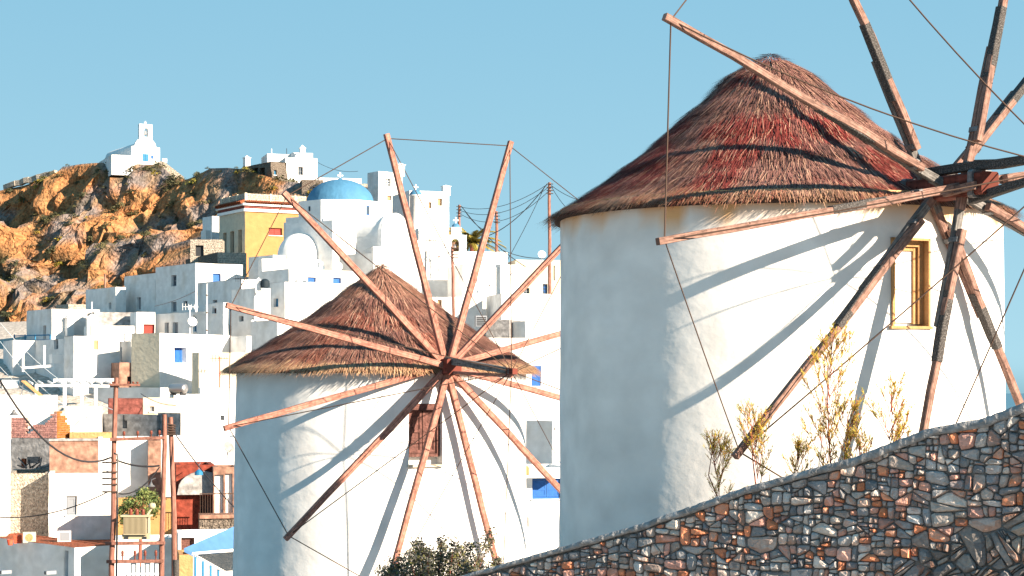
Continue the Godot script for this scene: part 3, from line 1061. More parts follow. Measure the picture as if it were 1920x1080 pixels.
func town() -> void:
	var H := "houses of the hillside town"
	# upper row of the left block
	house("house", "tall shaded house with a blue door on its sunlit right wall, below the stone balustrade", "house", 366.7, 292, 455, 493, 590, 126, {"group": H, "win": [["R", 399, 513, 414.5, 529.5, "blue"], ["L", 321, 515, 331, 537.5, "dark"], ["L", 321, 565.5, 331, 585, "greydoor"], ["L", 344, 564, 351, 574, "dark"]]})
	house("house", "long lower shaded wing with one narrow door, against the left end of the tall house", "house", 291.5, 233, null, 512, 588, 131.5, {"group": H, "wr": 5.0, "win": [["L", 257, 557, 264, 581, "greydoor"]]})
	var h := house("house", "small shaded house with a pink pipe on its roof edge under the cliff", "house", 217, 161, 236, 538, 590, 133, {"group": H, "win": [["L", 204, 567, 208.5, 580, "dark"]]})
	rod(h, "flue", 197, 514, 560, 0, 0.3, 0.07, "peach")
	house("house", "low tan wall house under the cliff foot behind the white terrace roofs", "house", 128, 105, 163, 570, 590, 140, {"group": H, "m": "rough_cream"})
	h = house("house", "wide white house with sunlit wall and narrow door beside the blue balcony rail", "house", 97, 50, 187, 579, 642, 118, {"group": H, "win": [["L", 81, 610, 86.5, 643, "dark"]]})
	chimney(h, 130, 618, 2, 0.25, 0.22, 1.0)
	rod(h, "antenna", 172, 566, 600, 2, -1.0, 0.04, "white_paint")
	rod(h, "antenna", 162, 582, 600, 2, -0.6, 0.03, "utility_wood")
	# balcony rail beside it
	var t := thing("balcony_rail", "blue metal railing in front of the narrow door at the far left", "railing", spot(96, 646, 116.5), 35)
	for e in [[628.0], [637.0]]:
		var st := begin()
		var a := ray_on(t, 26, e[0] + 2, 0, 0.0)
		var b := ray_on(t, 95, e[0], 0, 0.0)
		bar(st, a, b, Vector3.UP, 0.07, 0.05, 0.07, 0.05)
		put(t, "rail", st, "teal_paint")
	for u in [27.0, 47.0, 66.0, 94.0]:
		var st := begin()
		var a := ray_on(t, u, 646, 0, 0.0)
		var b := ray_on(t, u, 627, 0, 0.0)
		bar(st, a, b, Vector3.RIGHT, 0.07, 0.07, 0.07, 0.07)
		put(t, "post", st, "teal_paint")
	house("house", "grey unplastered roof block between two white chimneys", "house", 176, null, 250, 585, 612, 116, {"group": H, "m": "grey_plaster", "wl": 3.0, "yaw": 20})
	h = house("house", "low white house with pointed chimney below the grey roof block", "house", 170, null, 252, 610, 650, 113, {"group": H, "wl": 3.0, "yaw": 20})
	chimney(h, 172.5, 618, 2, -0.4, 0.32, 0.95)
	house("house", "white wall with a red garage door topped by small panes", "house", 256, null, 291, 585, 640, 114.5, {"group": H, "wl": 2.0, "yaw": 22, "win": [["R", 269, 608, 290, 628, "red"]]})
	house("house", "shaded row house with two blue doors side by side and a flat roof", "house", 384, 290, 392, 584, 640, 113, {"group": H, "yaw": 40, "win": [["L", 309, 604.5, 317, 626, "greydoor"], ["L", 324, 604, 334, 627, "greydoor"], ["L", 362, 590, 368.5, 622, "tealdoor"]]})
	h = house("house", "shaded house with a dark vent under its sloping roof line, right of the tall house", "house", 452, 370, 479, 523, 605, 119, {"group": H, "win": [["L", 399, 562, 407, 568, "dark"]]})
	house("house", "narrow white tower house with one small brown window and a bright sunlit edge", "house", 419, 384, 426, 567, 640, 110.5, {"group": H, "win": [["L", 398, 574, 405, 588, "brown"]]})
	h = house("house", "shaded house with two small windows and pale sunlit side, behind the topmost left sail pole", "house", 477, 434, 507, 540, 642, 112.5, {"group": H, "win": [["L", 448, 592, 456.5, 603, "dark"]]})
	h = house("house", "white cubic house with blue shutter on its shaded side beside the small mill roof", "house", 534, 477, 642, 528.5, 650, 115, {"group": H, "win": [["L", 513.5, 559, 522, 576, "teal"]]})
	h = house("house", "white house with two royal blue shuttered windows below the church apse", "house", 541.5, 487, 674, 504, 560, 121.5, {"group": H, "win": [["R", 577, 520, 593, 529, "blue"], ["R", 624, 521, 640, 538, "blue"]]})
	chimney(h, 601, 506, 2, -0.3, 0.12, 0.6)
	# the middle of the left block
	house("house", "white terrace house with a bright triangle of sun on its corner, at the left edge", "house", 24, null, 66, 638, 690, 110, {"group": H, "wl": 3.0, "yaw": 25})
	house("house", "long shaded blue-grey wall under the white terrace posts", "house", 120, 21, 139, 655, 725, 107, {"group": H, "win": [["L", 36, 680, 40, 703, "dark"], ["L", 101, 636, 109, 655, "dark"]]})
	h = house("house", "tall white block with a small ochre icon niche near its top", "house", 138, 120, 224, 630, 730, 104, {"group": H, "win": [["R", 176, 638, 185, 656, "tan", 0.1]]})
	house("house", "brown stone gable with a small dark hatch beside the cream house", "house", 224, null, 253.5, 680, 735, 103, {"group": H, "m": "peach", "wl": 3.0, "yaw": 22, "win": [["R", 239, 706, 251, 721, "void"]]})
	house("house", "narrow shaded blue doorway block between the white block and the cream house", "house", 246, 222, 250, 640, 690, 105.5, {"group": H, "yaw": 38, "win": [["L", 223.5, 641, 229, 678, "tealdoor"]]})
	house("house", "large cream and white house with a deep blue shuttered window in its sunlit wall", "house", 299, 246.5, 431, 624.5, 735, 102, {"group": H, "yaw": 57, "ml": "cream", "win": [["R", 327, 652, 350, 680.5, "blue", 0.4]]})
	house("house", "shaded grey annex joined to the right end of the cream and white house", "house", 462, 431, 470, 630, 690, 105, {"group": H})
	house("house", "low pale extension that throws a slanting shadow on the blue-windowed wall", "house", 373, 360, 480, 661, 712, 99.6, {"group": H, "m": "cream", "yaw": 28})
	house("house", "shaded tall house wall behind the small mill's left eave", "house", 520, 470, 540, 600, 720, 108, {"group": H})
	# white terrace with posts
	t = thing("terrace_beams", "white terrace posts and beams on the shaded blue-grey house", "terrace frame", spot(40, 700, 104.5), 30)
	for e in [[43.0, 649.0, 697.0], [83.0, 648.0, 684.0]]:
		var st := begin()
		var a := ray_on(t, e[0], e[2], 2, 0.0)
		var b := ray_on(t, e[0], e[1], 2, 0.0)
		bar(st, a, b, Vector3.RIGHT, 0.11, 0.11, 0.11, 0.11)
		put(t, "post", st, "white_paint")
	var sb := begin()
	bar(sb, ray_on(t, 41, 690, 2, 0.0), ray_on(t, 97, 686, 2, 0.0), Vector3.UP, 0.12, 0.3, 0.12, 0.3)
	put(t, "beam", sb, "white_paint")
	sb = begin()
	box(sb, ray_on(t, 97.5, 681, 2, 0.0), ray_on(t, 119, 664.5, 2, 0.0) + Vector3(0, 0, -0.6))
	put(t, "planter", sb, "white_paint")
	pergola()
	clutter()
	# right of the church: white walls
	h = house("house", "large blank white wall with one small square window behind the wooden pole", "house", 735, null, 905, 556, 700, 126, {"group": H, "wl": 8.0, "yaw": 14, "win": [["R", 820, 542 + 20, 828, 576, "tan"]]})
	house("house", "high white house topped by agave-like palm fronds right of the bell gable", "house", 800, null, 952, 470, 600, 136, {"group": H, "wl": 6.0, "yaw": 14})
	house("house", "flat white house in front of the cream house, with a gutter pipe on its wall", "house", 868, null, 975, 495, 640, 130, {"group": H, "wl": 5.0, "yaw": 14})
	h = house("house", "cream house with a small blue window by the right utility pole", "house", 967, null, 1064, 487, 560, 142, {"group": H, "m": "cream", "wl": 6.0, "yaw": 10, "win": [["R", 982, 540, 993, 552, "dark"], ["R", 1018, 532.5, 1027, 552, "bluepane"], ["R", 1038, 498, 1040.5, 526, "dark"]]})
	house("house", "white house wall under the cream house, left of the large mill", "house", 940, null, 1080, 550, 660, 124, {"group": H, "wl": 5.0, "yaw": 12})
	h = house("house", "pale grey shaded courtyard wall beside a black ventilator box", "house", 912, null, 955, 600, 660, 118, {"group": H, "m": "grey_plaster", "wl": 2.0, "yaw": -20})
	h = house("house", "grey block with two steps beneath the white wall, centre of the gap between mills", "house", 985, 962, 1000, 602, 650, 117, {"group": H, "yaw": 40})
	house("house", "tall white house with a bright blue shutter beside the small mill's right eave", "house", 840, null, 1080, 633, 905, 104, {"group": H, "wl": 6.0, "yaw": 12, "win": [["R", 997, 686, 1014.5, 724, "blue", 0.1]]})
	h = house("house", "white house with a shaded blue-grey side between the two mills", "house", 1036, 978, 1062, 790, 885, 88, {"group": H, "yaw": 42, "win": [["R", 1037.5, 801, 1041, 807, "void"]]})
	house("house", "white house front with blue double doors between the two mills", "house", 972, null, 1075, 878, 1060, 83, {"group": H, "wl": 4.0, "yaw": 12, "win": [["R", 997.5, 897, 1054, 936, "blue", 0.2]]})
	t = thing("balcony", "cream balcony ledge with ochre end above the blue double doors", "balcony", spot(978, 896, 82.2), 12)
	sb = begin()
	box(sb, Vector3(0.0, 0, -0.5), Vector3(1.9, 0.12, 0.15))
	box(sb, Vector3(0.3, 0.12, 0.03), Vector3(1.9, 0.44, 0.15))
	put(t, "ledge", sb, "plaster")
	sb = begin()
	box(sb, Vector3(-0.02, 0.12, -0.3), Vector3(0.28, 0.5, 0.17))
	put(t, "end_post", sb, "ochre")
	t = thing("meter_box", "small grey metal box on the white wall between the mills", "box", spot(979, 988, 82.6), 12)
	sb = begin()
	box(sb, Vector3(0, 0, -0.3), Vector3(0.27, 0.42, 0.14))
	put(t, "case", sb, "grey_plaster")
	sb = begin()
	tube(sb, [Vector3(0.3, 0.4, 0.1), Vector3(0.3, 1.15, 0.1)], 0.012, 5)
	put(t, "conduit", sb, "grey_paint")
	t = thing("ventilator_box", "black louvred ventilator box on the white wall right of the small mill roof", "ventilator", spot(892, 612, 117), 12)
	sb = begin()
	box(sb, Vector3(0, 0, -0.4), Vector3(0.68, 0.65, 0.1))
	put(t, "case", sb, "grey_paint")
	sb = begin()
	for k in 5:
		box(sb, Vector3(0.05, 0.06 + k * 0.11, 0.1), Vector3(0.63, 0.13 + k * 0.11, 0.125))
	put(t, "louvres", sb, "dark_opening")

func yagi(label: String, u: float, v0: float, v1: float, D: float, yaw: float, m: String) -> void:
	# a television aerial: mast from v0 up to v1, with a boom of cross rods
	var t := thing("television_aerial", label, "aerial", spot(u, v0, D), yaw)
	var h := (v0 - v1) * D / F
	var st := begin()
	tube(st, [Vector3(0, -0.6, 0), Vector3(0, h, 0)], 0.03, 6)
	put(t, "mast", st, m)
	st = begin()
	tube(st, [Vector3(-0.45, h - 0.1, 0), Vector3(0.5, h - 0.1, 0)], 0.018, 5)
	for k in 6:
		var x := -0.42 + k * 0.17
		tube(st, [Vector3(x, h - 0.1, -0.28 + k * 0.02), Vector3(x, h - 0.1, 0.28 - k * 0.02)], 0.014, 4)
		tube(st, [Vector3(x, h - 0.3 + k * 0.015, 0), Vector3(x, h + 0.1 - k * 0.015, 0)], 0.014, 4)
	put(t, "boom", st, m)

func clutter() -> void:
	yagi("reddish television aerial on the low pale extension", 412, 706, 668, 98.5, 40, "plastic_red")
	yagi("white television aerial in front of the shaded row house with blue doors", 356, 628, 572, 111, 20, "white_paint")
	yagi("dark television aerial on the shaded house above the brown window tower", 452, 545, 520, 117, 50, "wire")
	yagi("dark television aerial on the white house wing right of the church", 806, 475, 448, 134, 20, "wire")
	dish("satellite_dish", "white satellite dish low on the shaded row, near the blue doors", 360, 604, 111, 0.28, 30, "white_paint")
	dish("satellite_dish", "tiny pale satellite dish on the cream house roof by the tall pole", 1016, 478, 140, 0.3, 10, "white_paint")
	for e in [["downpipe", "grey gutter pipe on the flat white house between the sail poles", 918, 500, 600, 129.6], ["downpipe", "thin rusty pipe on the white wall under the bell gable", 823, 480, 515, 135.6], ["downpipe", "white corner pipe of the bare flat pole beside the cream and white house", 388, 532, 630, 109.5], ["downpipe", "dark gutter pipe on the tall white house above the blue double doors", 958, 700, 790, 103.5]]:
		var p := spot(e[2], e[4], e[5])
		var t := thing(e[0], e[1], "pipe", p)
		var st := begin()
		tube(st, [Vector3.ZERO, Vector3(0, (e[4] - e[3]) * e[5] / F, 0)], 0.035, 6)
		put(t, "pipe", st, "grey_paint" if e[2] > 900 else ("white_paint" if e[2] < 400 else "terracotta"))
		st = begin()
		for k in 3:
			box(st, Vector3(-0.05, 0.3 + k * 1.0, -0.08), Vector3(0.05, 0.36 + k * 1.0, 0.05))
		put(t, "clamp", st, "rope")
	var t := thing("black_tank", "black roof water tank beside a small white chimney, left of the church apse", "water tank", spot(497, 539, 111.8))
	var st := begin()
	lathe(st, [Vector2(0.26, 0), Vector2(0.28, 0.2), Vector2(0.26, 0.36), Vector2(0.2, 0.44), Vector2(0.08, 0.5), Vector2(0.001, 0.5)], 18, 1)
	put(t, "tank", st, "slate_board")
	t = thing("white_chimney", "small white pointed chimney beside the black roof tank", "chimney", spot(485, 540, 112))
	st = begin()
	box(st, Vector3(-0.16, -0.3, -0.16), Vector3(0.16, 0.4, 0.16))
	for s2 in [[-1, -1, 1, -1], [1, -1, 1, 1], [1, 1, -1, 1], [-1, 1, -1, -1]]:
		tri(st, Vector3(s2[2] * 0.2, 0.4, s2[3] * 0.2), Vector3(s2[0] * 0.2, 0.4, s2[1] * 0.2), Vector3(0, 0.62, 0))
	put(t, "stack", st, "plaster")
	t = thing("wall_lantern", "round lamp on a bracket under the shaded house by the left sail pole", "lamp", spot(473, 603, 111.8), -40)
	st = begin()
	lathe(st, [Vector2(0.001, -0.1), Vector2(0.09, -0.06), Vector2(0.11, 0.02), Vector2(0.05, 0.1), Vector2(0.001, 0.11)], 12, 1)
	put(t, "globe", st, "white_paint")
	st = begin()
	tube(st, [Vector3(0, 0.08, 0), Vector3(0, 0.2, 0), Vector3(0, 0.22, -0.7)], 0.02, 5)
	put(t, "bracket", st, "wire")

func pergola() -> void:
	var t := thing("pergola", "white roof terrace pergola with round posts and thin slats, left centre", "pergola", spot(118, 762, 97), 18)
	for e in [[68.0, 722.0, 744.0], [121.0, 716.0, 762.0], [153.0, 720.0, 762.0], [179.0, 722.0, 762.0]]:
		var st := begin()
		tube(st, [ray_on(t, e[0], e[2] + 3, 2, 0.0), ray_on(t, e[0], e[1], 2, 0.0)], 0.09, 8)
		put(t, "post", st, "white_paint")
	var st := begin()
	bar(st, ray_on(t, 66, 722.5, 2, 0.0), ray_on(t, 205, 724, 2, 0.0), Vector3.UP, 0.13, 0.13, 0.13, 0.13)
	put(t, "front_beam", st, "white_paint")
	st = begin()
	bar(st, ray_on(t, 100, 714, 2, -2.6), ray_on(t, 215, 713, 2, -2.6), Vector3.UP, 0.2, 0.14, 0.2, 0.14)
	put(t, "rear_beam", st, "white_paint")
	for k in 9:
		st = begin()
		var x := lerpf(-1.5, 2.4, k / 8.0)
		var y := ray_on(t, 120, 721, 2, 0.0).y + 0.05
		bar(st, Vector3(x, y, 0.15), Vector3(x, y + 0.12, -2.9), Vector3.UP, 0.09, 0.05, 0.09, 0.05)
		put(t, "slat", st, "white_paint")

# ---------------------------------------------------------------- the blue-domed church
func ring_points(r: float, n: int, a0: float) -> Array:
	var out: Array = []
	for k in n:
		out.append(Vector2(sin(a0 + TAU * k / n) * r, cos(a0 + TAU * k / n) * r))
	return out

func flower_cross(root: Node3D, at: Vector3, s: float, m := "white_paint") -> void:
	var st := begin()
	var p := Vector3.ZERO
	box(st, p + Vector3(-0.07 * s, 0, -0.05 * s), p + Vector3(0.07 * s, 0.9 * s, 0.05 * s))
	box(st, p + Vector3(-0.36 * s, 0.45 * s, -0.048 * s), p + Vector3(0.36 * s, 0.6 * s, 0.048 * s))
	for q in [Vector2(-0.36, 0.525), Vector2(0.36, 0.525), Vector2(0, 0.92)]:
		var c := PackedVector2Array()
		for k in 8:
			c.append(Vector2(q.x + cos(TAU * k / 8) * 0.14, q.y + sin(TAU * k / 8) * 0.14) * s)
		prism(st, c, -0.052 * s, 0.052 * s, Transform3D(Basis.IDENTITY, p))
	var o := put(root, "cross", st, m)
	o.position = at
	o.rotation.y = deg_to_rad(12.0) - root.rotation.y

func church() -> void:
	var D := 136.0
	var t := thing("church", "white church with large blue dome, octagonal drum and rounded apse", "church", spot(638, 470, D), -35)
	var px := D / F
	var y := func(v: float) -> float: return (470.0 - v) * px
	# drum, eight-sided
	var st := begin()
	var R := 82.0 * px
	var oct := ring_points(R, 8, PI / 8 - deg_to_rad(8))
	for k in 8:
		var a: Vector2 = oct[k]
		var b: Vector2 = oct[(k + 1) % 8]
		quad(st, Vector3(a.x, -3, a.y), Vector3(b.x, -3, b.y), Vector3(b.x, y.call(381.0), b.y), Vector3(a.x, y.call(381.0), a.y))
		tri(st, Vector3(a.x, y.call(381.0), a.y), Vector3(b.x, y.call(381.0), b.y), Vector3(0, y.call(381.0) + 0.05, 0))
	var drum := put(t, "drum", st, "plaster")
	for e in [[673, 390, 681, 408, "blue_paint"], [571, 392, 575, 401, "dark_opening"]]:
		# windows stand in the two faces that look this way
		var p := ray_on(t, (e[0] + e[2]) * 0.5, e[3], 2, 2.2)
		var best := 0
		var bd := 1e9
		for k in 8:
			var mid: Vector2 = (oct[k] + oct[(k + 1) % 8]) * 0.5
			var q := t.transform * Vector3(mid.x, p.y, mid.y)
			var u := 960.0 + F * q.x / -q.z
			var w := absf(u - (e[0] + e[2]) * 0.5) + (1000.0 if q.z < -D else 0.0)
			if w < bd:
				bd = w
				best = k
		var mid: Vector2 = (oct[best] + oct[(best + 1) % 8]) * 0.5
		var n := Vector3(mid.x, 0, mid.y).normalized()
		var tr := Transform3D(Basis(Vector3.UP.cross(n), Vector3.UP, n), Vector3(mid.x, y.call(float(e[3])), mid.y))
		var w: float = (e[2] - e[0]) * px * 0.5
		var hh: float = (e[3] - e[1]) * px
		st = begin()
		box(st, Vector3(-w, 0, -0.02), Vector3(w, hh, 0.03), tr)
		var win := put(drum, "window", st, e[4])
		st = begin()
		box(st, Vector3(-w * 0.7, 0.06, 0.03), Vector3(w * 0.7, hh - 0.06, 0.045), tr)
		put(t, "pane", st, "glass")
		win.set_meta("label", "small window in the drum under the dome")
	# dome
	st = begin()
	var prof: Array = []
	var rd := 62.5 * px
	for k in 15:
		var a := PI * 0.5 * k / 14.0
		prof.append(Vector2(maxf(cos(a) * rd, 0.001), y.call(382.0) + 0.05 + sin(a) * 44.0 * px))
	lathe(st, prof, 40, 1)
	var dome := put(t, "dome", st, "dome_blue")
	st = begin()
	lathe(st, [Vector2(0.12, y.call(340.0)), Vector2(0.16, y.call(336.0)), Vector2(0.1, y.call(334.0)), Vector2(0.001, y.call(333.0))], 12, 1)
	put(dome, "finial", st, "dome_blue")
	flower_cross(t, Vector3(0, y.call(335.0), 0), 0.42)
	# body of the church: block under the drum, a barrel vault to the right, gable, apse to the left
	st = begin()
	box(st, Vector3(-3.0, -6, -2.6), Vector3(1.2, y.call(409.0), 2.4))
	put(t, "crossing", st, "plaster")
	st = begin()
	var vy: float = y.call(450.0)
	var vr := 1.5
	st.set_smooth_group(3)
	for k in 16:
		var a0 := PI * k / 16.0
		var a1 := PI * (k + 1) / 16.0
		quad(st, Vector3(0.8, vy + sin(a0) * vr, cos(a0) * vr), Vector3(4.8, vy + sin(a0) * vr, cos(a0) * vr), Vector3(4.8, vy + sin(a1) * vr, cos(a1) * vr), Vector3(0.8, vy + sin(a1) * vr, cos(a1) * vr))
	st.set_smooth_group(-1)
	put(t, "barrel_vault", st, "plaster")
	st = begin()
	box(st, Vector3(0.8, -6, -1.49), Vector3(4.7, vy + 0.02, 1.49))
	put(t, "nave_wall", st, "plaster")
	# front gable at the right end
	st = begin()
	var pl := PackedVector2Array([Vector2(-1.62, -9), Vector2(3.2, -9), Vector2(3.2, vy - 0.1), Vector2(1.62, vy - 0.1)])
	for k in 13:
		var a := PI * k / 12.0
		pl.append(Vector2(cos(a) * 1.62, vy + sin(a) * 1.66))
	prism(st, pl, -0.15, 0.2, Transform3D(Basis(Vector3(0, 0, -1), Vector3.UP, Vector3(1, 0, 0)), Vector3(4.85, 0, 0)))
	put(t, "gable", st, "plaster")
	# left arm with apse
	var ap := thing("apse_chapel", "rounded white apse with half dome below the drum's left side", "chapel apse", spot(560, 500, 129), -42)
	st = begin()
	var q := 129.0 / F
	var ar := 40.0 * q
	var pr: Array = [Vector2(ar, -4.0), Vector2(ar, 18.0 * q)]
	for k in range(1, 10):
		var a := PI * 0.5 * k / 9.0
		pr.append(Vector2(maxf(cos(a) * ar, 0.001), 18.0 * q + sin(a) * 44.0 * q))
	lathe(st, pr, 40, 1)
	put(ap, "half_dome", st, "plaster")
	st = begin()
	arch_frame(st, -52 * q, 78 * q, -4, 84 * q, -0.03, 0.03, -3.9, -3.8, -1.1, -0.5)
	put(ap, "arch_wall", st, "plaster")
	house("buttress_house", "shaded stepped white wall of the church above the apse", "church wing", 607, 532, 640, 409, 500, 133, {"yaw": 40})
	house("buttress_house", "low shaded stepped wall left of the church apse", "church wing", 512, 466, 535, 478, 520, 127, {"yaw": 38})
	house("church_annex", "shaded white annex wall between the apse and the church gable", "church wing", 700, 600, 712, 474, 560, 128, {"yaw": 42})
	house("church_annex", "low white parapet in front of the apse", "church wing", 491, null, 600, 485, 540, 124.5, {"yaw": 14, "wl": 2.0})
	house("church_annex", "bright blank white wall below the church gable", "church wing", 700, null, 790, 462, 640, 127.5, {"yaw": 14, "wl": 4.0})
	# satellite dishes on the annex roof
	dish("satellite_dish", "white satellite dish on the parapet below the church apse", 633, 500, 120.5, 0.3, 25, "white_paint")
	dish("satellite_dish", "small satellite dish left of the other on the church parapet", 604, 503, 120.5, 0.2, -20, "white_paint")

func dish(called: String, label: String, u: float, v: float, D: float, r: float, yaw: float, m: String) -> void:
	var t := thing(called, label, "satellite dish", spot(u, v + 12, D), yaw)
	var st := begin()
	var prof: Array = []
	for k in 6:
		var f := k / 5.0
		prof.append(Vector2(maxf(f * r, 0.001), f * f * r * 0.3))
	var s2 := begin()
	lathe(s2, prof, 18, 1)
	var rim: Array = prof.duplicate()
	rim.reverse()
	for k in rim.size():
		rim[k] = rim[k] + Vector2(0, 0.015)
	lathe(s2, rim, 18, 2)
	var o := put(t, "reflector", s2, m)
	o.position = Vector3(0, 12.0 * D / F, 0)
	o.rotation_degrees.x = 70
	tube(st, [Vector3(0, -0.3, 0), Vector3(0, 12.0 * D / F, -0.02)], 0.025, 6)
	put(t, "mast", st, "metal")
	st = begin()
	tube(st, [Vector3(0, 12.0 * D / F - r * 0.8, 0.08), Vector3(0, 12.0 * D / F - 0.05, r * 0.8)], 0.012, 5)
	put(t, "feed_arm", st, "metal")

# ---------------------------------------------------------------- upper town
func upper_town() -> void:
	var H := "houses of the hillside town"
	# yellow house
	var D := 150.0
	var t := house("yellow_house", "old yellow house with red tiled cornice and a grey shaded side of tall windows", "house", 459.5, 411, 575, 396, 500, D, {"yaw": 30, "m": "yellow", "ml": "cream", "parapet": 0.05, "win": [["L", 418.5, 436, 424.5, 474, "void", 0.3], ["L", 431.5, 433, 439, 474, "void", 0.3], ["L", 446.5, 430, 453.5, 474, "void", 0.3], ["R", 504, 428, 529, 441, "red"]]})
	var sp: Vector3 = t.get_meta("span")
	var st := begin()
	var top := sp.y
	box(st, Vector3(-0.14, top, -sp.z - 0.1), Vector3(sp.x, top + 0.22, 0.14))
	put(t, "frieze", st, "white_paint")
	st = begin()
	box(st, Vector3(-0.10, top + 0.22, -sp.z), Vector3(sp.x, top + 0.46, 0.10))
	put(t, "red_band", st, "maroon")
	st = begin()
	box(st, Vector3(-0.26, top + 0.46, -sp.z - 0.1), Vector3(sp.x, top + 0.62, 0.26))
	put(t, "cornice", st, "white_paint")
	var nt := 34
	for k in nt:
		st = begin()
		var x := sp.x * (k + 0.5) / nt
		tube(st, [Vector3(x, top + 0.86, -0.1), Vector3(x, top + 0.66, 0.36)], sp.x / nt * 0.46, 6)
		put(t, "tile", st, "terracotta")
	for k in 16:
		st = begin()
		var z := -sp.z * (k + 0.5) / 16
		tube(st, [Vector3(0.1, top + 0.86, z), Vector3(-0.36, top + 0.66, z)], sp.z / 16 * 0.46, 6)
		put(t, "tile", st, "terracotta")
	st = begin()
	box(st, Vector3(0.05, top + 0.6, -sp.z), Vector3(sp.x, top + 1.42, -0.05))
	put(t, "parapet", st, "rough_cream")
	for x in [0.0, 2.1, 4.2]:
		st = begin()
		box(st, Vector3(x, top + 0.7, -0.2), Vector3(x + 0.14, top + 1.46, -0.01))
		put(t, "pilaster", st, "cream")
	for k in 4:
		st = begin()
		var z := -sp.z * k / 3.4
		box(st, Vector3(-0.01, top + 0.7, z - 0.16), Vector3(0.2, top + 1.45, z - 0.02))
		put(t, "pilaster", st, "cream")
	house("balustrade", "weathered grey terrace wall under the yellow house", "terrace wall", 408, 348, 462, 473, 500, 143, {"yaw": 24, "m": "rough_cream", "ml": "ruin_stone"})
	house("house", "small grey house with a dark opening at the cliff edge", "house", 357, null, 417, 449, 490, 148, {"group": H, "wl": 2.0, "m": "rough_cream", "yaw": 4, "win": [["R", 366.5, 460, 382, 480, "void"]]})
	house("house", "narrow white house with shaded stepped side by the cliff, left of the yellow house", "house", 397.5, 380, 413, 405, 470, 160, {"group": H, "win": [["L", 384, 437, 388, 449, "dark"]]})
	house("house", "low shaded step of the narrow white house by the cliff", "house", 386, 377, 395, 432, 470, 158.5, {"group": H})
	# ruin and white house on the ridge
	t = house("stone_ruin", "ruined grey stone house with two openings on the ridge", "ruin", 508, 454, 537, 303, 370, 188, {"m": "ruin_stone", "amp": 0.22, "sink": 5, "win": [["L", 475, 314, 483, 334, "void", 0.8], ["L", 487, 314, 496, 332, "void", 0.8], ["R", 512.5, 319, 518, 328, "teal"]]})
	chimney(t, 462.5, 309, 0, 0.6, 0.27, 0.95)
	t = house("house", "white house with stepped parapet and grey window beside the stone ruin", "house", 535, null, 595, 295, 345, 191, {"group": H, "wl": 5.0, "yaw": 16, "sink": 5, "win": [["R", 559, 313, 568, 328, "dark"]]})
	chimney(t, 567, 296, 2, -0.6, 0.25, 1.3)
	house("house", "white roof room stepped above the ridge house", "house", 548, null, 587, 286, 310, 193, {"group": H, "wl": 3.0, "yaw": 16})
	t = house("house", "low white roof block behind the stone ruin", "house", 501, null, 552, 288, 320, 197, {"group": H, "wl": 4.0, "yaw": 16, "sink": 4})
	rod(t, "antenna", 509, 279, 292, 2, -0.4, 0.05, "white_paint")
	rod(t, "antenna", 537.5, 278, 292, 2, -0.4, 0.03, "wire")
	house("low_wall", "low white ridge wall behind the blue dome", "wall", 598, null, 678, 333, 350, 185, {"wl": 1.0, "yaw": 12, "sink": 5})
	house("ruin_wall", "tan stone retaining wall right of the blue dome", "wall", 655, null, 700, 344, 385, 178, {"wl": 2.0, "yaw": 12, "m": "rough_cream", "sink": 5})
	house("ruin_wall", "brown stone retaining wall between the white ridge house and the blue dome", "wall", 566, null, 606, 337, 375, 184, {"wl": 2.0, "yaw": 12, "m": "ruin_stone", "sink": 5})
	# white block with six-paned window
	t = house("house", "tall white block with a grey six-paned window right of the blue dome", "house", 709.5, 689, 755, 321, 430, 165, {"group": H, "win": [["R", 724, 335, 733, 349, "pane"], ["R", 726, 367, 734, 376, "tan"]]})
	chimney(t, 750, 322, 2, -0.8, 0.3, 0.8)
	t = house("house", "white house with ochre windows and corner turret behind the left top sail pole", "house", 768, null, 842, 357, 470, 157, {"group": H, "wl": 5.0, "yaw": 20, "win": [["R", 821, 372, 829, 386, "tan"], ["R", 803, 379, 809, 391, "tan"], ["R", 793, 403, 798, 415, "tan", 0.15]]})
	chimney(t, 836, 358, 2, -0.25, 0.3, 0.5)
	# small domed lantern in front of it
	t = thing("dome_turret", "small white turret with blue cupola and cross, right of the tall white block", "turret", spot(779.5, 388, 153), 20)
	st = begin()
	lathe(st, [Vector2(0.48, -4), Vector2(0.48, 0.85), Vector2(0.53, 0.87), Vector2(0.53, 0.93), Vector2(0.3, 0.95)], 16, 1)
	put(t, "drum", st, "plaster")
	st = begin()
	lathe(st, [Vector2(0.5, 0.94), Vector2(0.46, 1.1), Vector2(0.36, 1.24), Vector2(0.2, 1.33), Vector2(0.001, 1.37)], 20, 1)
	put(t, "cupola", st, "dome_blue")
	flower_cross(t, Vector3(0, 1.36, 0), 0.42)
	house("house", "white house under the small cupola, shaded at its left", "house", 775, 752, 800, 388, 470, 154.5, {"group": H})
	# bell gable
	t = thing("bell_gable", "white bell gable with an arched opening and tiny blue cupola with cross", "bell gable", spot(853.5, 470, 139), 6)
	st = begin()
	arch_frame(st, -0.75, 0.8, -2.5, 1.12, -0.28, 0.28, -0.1, 0.85, -0.35, 0.35)
	put(t, "gable_wall", st, "plaster")
	st = begin()
	box(st, Vector3(-0.3, 1.12, -0.3), Vector3(0.42, 1.68, 0.3))
	put(t, "pedestal", st, "plaster")
	st = begin()
	lathe(st, [Vector2(0.3, 1.68), Vector2(0.27, 1.83), Vector2(0.15, 1.95), Vector2(0.001, 1.99)], 16, 1, Vector3(0.05, 0, 0))
	put(t, "cupola", st, "dome_blue")
	flower_cross(t, Vector3(0.05, 1.98, 0), 0.42)
	st = begin()
	lathe(st, [Vector2(0.17, 0.18), Vector2(0.12, 0.25), Vector2(0.09, 0.42), Vector2(0.02, 0.47)], 14, 1)
	put(t, "bell", st, "metal")
